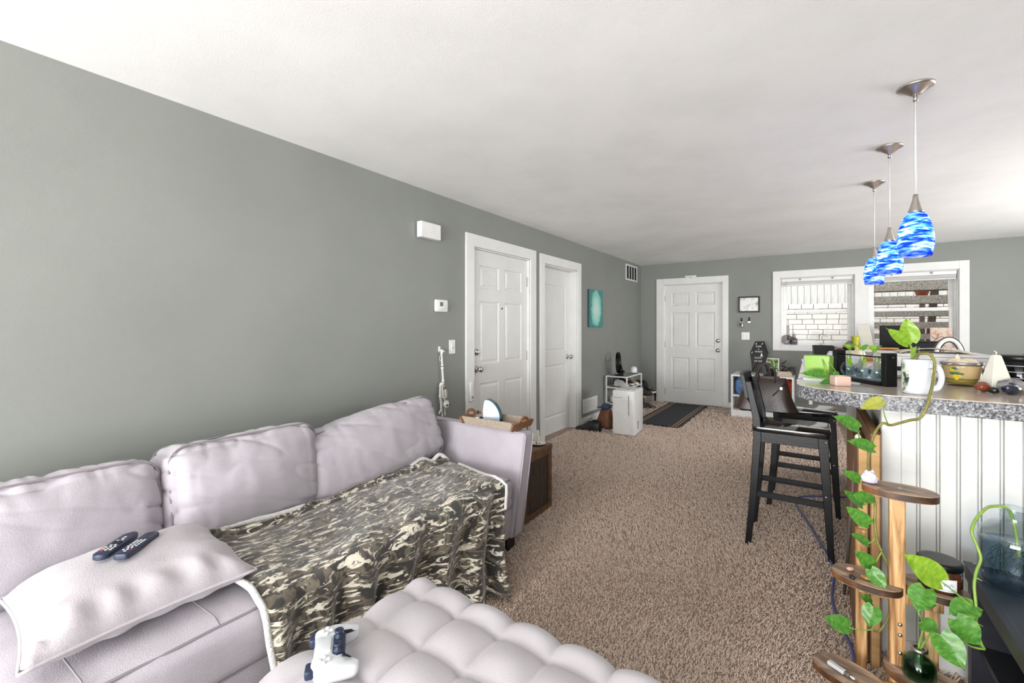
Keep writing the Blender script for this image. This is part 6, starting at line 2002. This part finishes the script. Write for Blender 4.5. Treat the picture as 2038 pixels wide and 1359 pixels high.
def wrap(r, a0, a1, z0, z1, n=14):
    return grid_surf(lambda i, j: (r * math.cos(R(a0 + (a1 - a0) * i)), r * math.sin(R(a0 + (a1 - a0) * i)), z0 + (z1 - z0) * j), n, 2)
lb = obj('label', wrap(.0556, -112, -24, .012, .052), 'paper_label', t, True)
for a, b, z in ((-62, -48, .034), (-46, -34, .035), (-82, -66, .034)):
    obj('lettering', tube(smooth_path([(.0561 * math.cos(R(q)), .0561 * math.sin(R(q)), z + .005 * math.sin(q * .9)) for q in np.linspace(a, b, 9)], 3), .0007, 4), 'print_blue', lb)
obj('lettering', tube([(.0561 * math.cos(R(q)), .0561 * math.sin(R(q)), .018) for q in np.linspace(-104, -32, 12)], .0006, 4), 'print_blue', lb)
t = thing('lighter', 'small white lighter with a metal end on the lowest left shelf', 'lighter', (.075, 1.875, .1685), R(-34))
obj('body', box(-.035, .018, -.009, .009, 0, .013, .003), 'ceramic_white', t)
obj('cap', box(.018, .034, -.007, .007, .001, .012, .002), 'brushed_nickel', t)
obj('tip', lathe([(.003, 0), (.0045, .008), (.003, .014), (0, .015)], 10, mx=Matrix.Translation((.035, 0, .006)) @ Matrix.Rotation(R(90), 4, 'Y')), 'ceramic_white', t, True)
gb = Vector((.285, 1.925, .2055))
t = thing('green_bottle', 'ribbed green glass bottle on the lower right plant stand shelf', 'bottle', gb)
bm = lathe([(0, .002), (.036, 0), (.042, .006), (.043, .03), (.040, .05), (.028, .068), (.0155, .075), (.014, .086), (.019, .088), (.019, .094), (.012, .094), (.011, .078), (.024, .066), (.036, .049), (.039, .03), (.038, .01), (0, .007)], 48)
for v in bm.verts:
    if v.co.z < .064:
        a = math.atan2(v.co.y, v.co.x); k = 1 + .035 * math.cos(a * 16)
        v.co.x *= k; v.co.y *= k
obj('glass', bm, 'bottle_green_glass', t, True)
obj('neck_ring', lathe([(.019, .086), (.0225, .088), (.0225, .097), (.018, .098), (.0125, .095)], 28), 'brushed_nickel', t, True)
obj('water', lathe([(0, .0075), (.036, .011), (.0375, .03), (.0345, .045), (0, .045)], 28), 'water_green', t, True)
t = thing('bottle_pothos', 'pothos cutting with big hearts of leaf in the green bottle', 'plant', gb + Vector((0, 0, .02)))
stem_to(t, [gb + Vector((0, 0, .015)), gb + Vector((0, 0, .10)), at(1838, 1245, 1.9), at(1828, 1215, 1.89), at(1838, 1190, 1.88)], .0035, .0025)
stem_to(t, [gb + Vector((.002, 0, .09)), at(1858, 1255, 1.88), at(1878, 1268, 1.86)], .003, .002)
for (bs, tp, W, Yd, sd) in (((1842, 1172), (1824, 1218), .072, 1.86, 51), ((1838, 1238), (1868, 1262), .05, 1.85, 52), ((1872, 1262), (1921, 1336), .075, 1.80, 53), ((1846, 1206), (1866, 1204), .02, 1.87, 54)):
    leaf_to(t, at(*bs, Yd), at(*tp, Yd - .03), W, 'leaf_green', seed=sd, curl=.15)

# ------------------------------------------------------------------ black console, vase with the second vine
def console():
    t = thing('media_console', 'black media console at the right edge of the room', 'console', (.455, 1.5, 0))
    W, y0, y1, H = .56, -.75, .705, .505
    obj('top', box(-.008, W, y0, y1, H - .055, H, .003, 1), 'console_black', t)
    obj('top_lip', box(-.012, .012, y0, y1, H - .0015, H + .004, .001, 1), 'console_black', t)
    for y in (y0 + .02, -.03, y1 - .045):
        obj('upright', box(.0, W - .01, y, y + .04, .03, H - .0555), 'console_black', t)
    obj('bottom_board', box(.0, W - .01, y0 + .06, y1 - .045, .05, .085), 'console_black', t)
    obj('back', box(W - .012, W, y0 + .02, y1 - .01, .03, H - .0555), 'console_black', t)
    obj('middle_shelf', box(.02, W - .015, y0 + .06, y1 - .045, .225, .245), 'console_black', t)
    for y in (y0 + .03, y1 - .04):
        obj('foot', box(.01, W - .02, y, y + .03, 0, .03), 'console_black', t)
console()
t = thing('soundbar', 'charcoal fabric soundbar lying on the black console', 'soundbar', (.60, 1.45, .509))
obj('body', box(-.055, .055, -.42, .42, .006, .068, .014, 3), 'console_black', t, 'auto')
obj('end_badge', box(-.0565, -.054, .22, .27, .03, .042), 'brushed_nickel', t)
for y in (-.36, .36):
    obj('foot', box(-.04, .04, y - .02, y + .02, 0, .006), 'rubber_sole', t)
t = thing('granite_stone', 'speckled grey stone on the console middle shelf', 'stone', (.54, 1.62, .2455))
bm = rock(.075, (1.1, 1, .8), 9, .22, 1.6, 4)
z0 = min(q.co.z for q in bm.verts); bmesh.ops.translate(bm, verts=bm.verts, vec=(0, 0, -z0))
obj('stone', bm, 'granite_rock', t, True)
obj('chip', rock(.016, (1, .7, .5), 4, .2, 2, 2), 'granite_rock', t, True, loc=(-.095, -.02, .008))
vc = Vector((.535, 2.075, .506))
t = thing('glass_vase', 'pale blue glass jug of water with rooted cuttings on the console', 'vase', vc)
obj('glass', lathe([(0, .012), (.03, .006), (.06, 0), (.078, .006), (.084, .03), (.084, .15), (.078, .178), (.06, .196), (.038, .204), (.031, .214), (.030, .236), (.036, .246), (.04, .252), (.037, .254), (.030, .247), (.0265, .236), (.0275, .213), (.036, .201), (.058, .192), (.074, .176), (.08, .148), (.08, .03), (.074, .01), (.055, .006), (.03, .012), (0, .022)], 48), 'vase_glass', t, True)
obj('water', lathe([(0, .024), (.03, .015), (.055, .010), (.073, .014), (.0785, .032), (.0785, .14), (0, .14)], 40), 'water_blue', t, True)
t = thing('vase_pothos', 'trailing pothos rooted in the blue glass jug', 'plant', vc + Vector((0, 0, .03)))
rnd = random.Random(11)
for k in range(16):
    p = vc + Vector((rnd.uniform(-.02, .03), rnd.uniform(-.02, .02), .14))
    pts = [p]
    for j in range(5):
        p = p + Vector((rnd.uniform(-.025, .022), rnd.uniform(-.02, .02), -.022 if p.z > vc.z + .05 else rnd.uniform(-.004, .008)))
        dxy = Vector((p.x - vc.x, p.y - vc.y))
        if dxy.length > .07: dxy *= .07 / dxy.length; p.x, p.y = vc.x + dxy.x, vc.y + dxy.y
        p.z = max(p.z, vc.z + .03)
        pts.append(p.copy())
    stem_to(t, pts, .0016, .0007, 'root_green', 4, 'root')
stem2 = [vc + Vector((.01, 0, .10)), vc + Vector((.0, 0, .2)), vc + Vector((-.018, -.005, .252)), at(1972, 1008, 2.05), at(1955, 1018, 2.02), at(1941, 1036, 2.0), at(1934, 1058, 1.98), at(1944, 1085, 1.97), at(1952, 1112, 1.96), at(1943, 1138, 1.94), at(1939, 1165, 1.92), at(1942, 1200, 1.9), at(1943, 1225, 1.89), at(1945, 1255, 1.88), at(1953, 1280, 1.87), at(1960, 1292, 1.86)]
stem_to(t, stem2, .0045, .0038)
stem_to(t, [at(1960, 1292, 1.86), at(1935, 1287, 1.85), at(1918, 1278, 1.84)], .0035, .002)
stem_to(t, [at(1942, 1212, 1.895), at(1905, 1182, 1.87), at(1872, 1156, 1.85)], .0026, .002, name='leaf_stalk')
leaf_to(t, at(1873, 1157, 1.85), at(1796, 1100, 1.82), .078, 'leaf_lime', seed=61, curl=.25)
leaf_to(t, at(1938, 1207, 1.885), at(1886, 1222, 1.86), .066, 'leaf_green', seed=62, curl=.2)
leaf_to(t, at(1903, 1232, 1.845), at(1954, 1288, 1.83), .075, 'leaf_green', seed=63, curl=.15)
for u, v, Yd in ((1943, 1150, 1.93), (1944, 1208, 1.895), (1944, 1240, 1.885), (1936, 1050, 1.985)):
    p = at(u, v, Yd)
    stem_to(t, [p, p + Vector((.006, -.002, -.001)), p + Vector((.013, -.003, -.004))], .0024, .0008, 'vine_stem', 3, 'air_root')

# ------------------------------------------------------------------ outside the windows
g = box(-8, 10, YF + .3, 16, -.5, -.3)
o = obj('outside_ground', g, 'outside_ground'); tag(o, 'patchy ground outside the windows', 'ground', kind='structure')
ow = thing('outside_wall', 'white painted brick wall seen through the windows', None, (0, 10.2, 0)); ow['kind'] = 'structure'
obj('backing', box(-4, 6, .0, .25, -.3, 1.76), 'mortar', ow)
bsrc = {}
rnd = random.Random(4)
z = .20
row = 0
H = .098
while z < 1.74:
    x = -1.25 - (.11 if row % 2 else 0)
    while x < 2.2:
        L = rnd.choice((.19, .21, .23, .25))
        if L not in bsrc:
            bsrc[L] = obj('brick', box(0, L - .010, -.016, .01, .004, H - .004, .004, 1), 'painted_brick', ow, loc=(x, 0, z)).data
        else:
            piece(bsrc[L], 'brick', ow, (x, rnd.uniform(-.004, .003), z))
        x += L
    z += H
    row += 1
fw = thing('outside_fence', 'tall pale board siding above the brick wall outside', None, (0, 10.2, 1.76)); fw['kind'] = 'structure'
me = None
for k in range(44):
    x = -1.6 + k * .105
    if me is None:
        me = obj('board', box(0, .10, -.012, .02, 0, 2.6, .003, 1), 'outside_board', fw, loc=(x, 0, 0)).data
    else:
        piece(me, 'board', fw, (x, rnd.uniform(-.004, .004), 0))
obj('batten', box(-4, 6, .02, .25, 0, 2.6), 'outside_board', fw)
st = thing('outside_stairs', 'open exterior stairs with pebbled concrete treads outside the right window', 'stairs', (1.6, 9.0, 0))
for k, (za, zb) in enumerate(((1.88, 2.045), (1.68, 1.80), (1.49, 1.577), (1.304, 1.405), (1.148, 1.226), (.95, 1.03))):
    obj('tread', box(-.95, .95, -.15, .16, za, zb, .004, 1), 'pebble_concrete', st)
obj('stringer', box(-.06, .03, .165, .22, .0, 2.6, .003, 1, Matrix.Translation((-.18, 0, 0)) @ Matrix.Rotation(R(4), 4, 'Y')), 'weathered_wood', st)
obj('stringer', box(.72, .80, .165, .22, -.3, 2.6), 'weathered_wood', st)
obj('post', box(-.98, -.93, .165, .22, -.3, 2.6), 'weathered_wood', st)
t = thing('outside_pot', 'terracotta pot on the stairs outside', 'pot', (1.42, 9.35, 1.80))
obj('pot', lathe([(0, 0), (.06, 0), (.10, .12), (.11, .13), (.11, .15), (.09, .15), (0, .1)], 24), 'terracotta', t, True)
obj('rim', lathe([(.1, .13), (.115, .13), (.115, .155), (.1, .155), (.1, .13)], 24), 'terracotta', t, True)
t = thing('outside_pedestal', 'grey post carrying the terracotta pot outside', 'post', (1.42, 9.35, -.3))
obj('column', box(-.03, .03, -.03, .03, 0, 2.08), 'weathered_wood', t)
obj('plate', box(-.1, .1, -.1, .1, 2.0805, 2.0995), 'weathered_wood', t)
t = thing('outside_rail', 'brown wooden rail slanting down outside the left window', 'rail', (-.28, 9.2, 0))
obj('rail', box(-.045, .045, -.04, .04, -.75, .35, .004, 1, Matrix.Translation((0.18, 0, .95)) @ Matrix.Rotation(R(-52), 4, 'Y')), 'weathered_wood', t)
obj('post', box(-.14, -.06, -.04, .04, -.3, 1.36, .004, 1), 'weathered_wood', t)
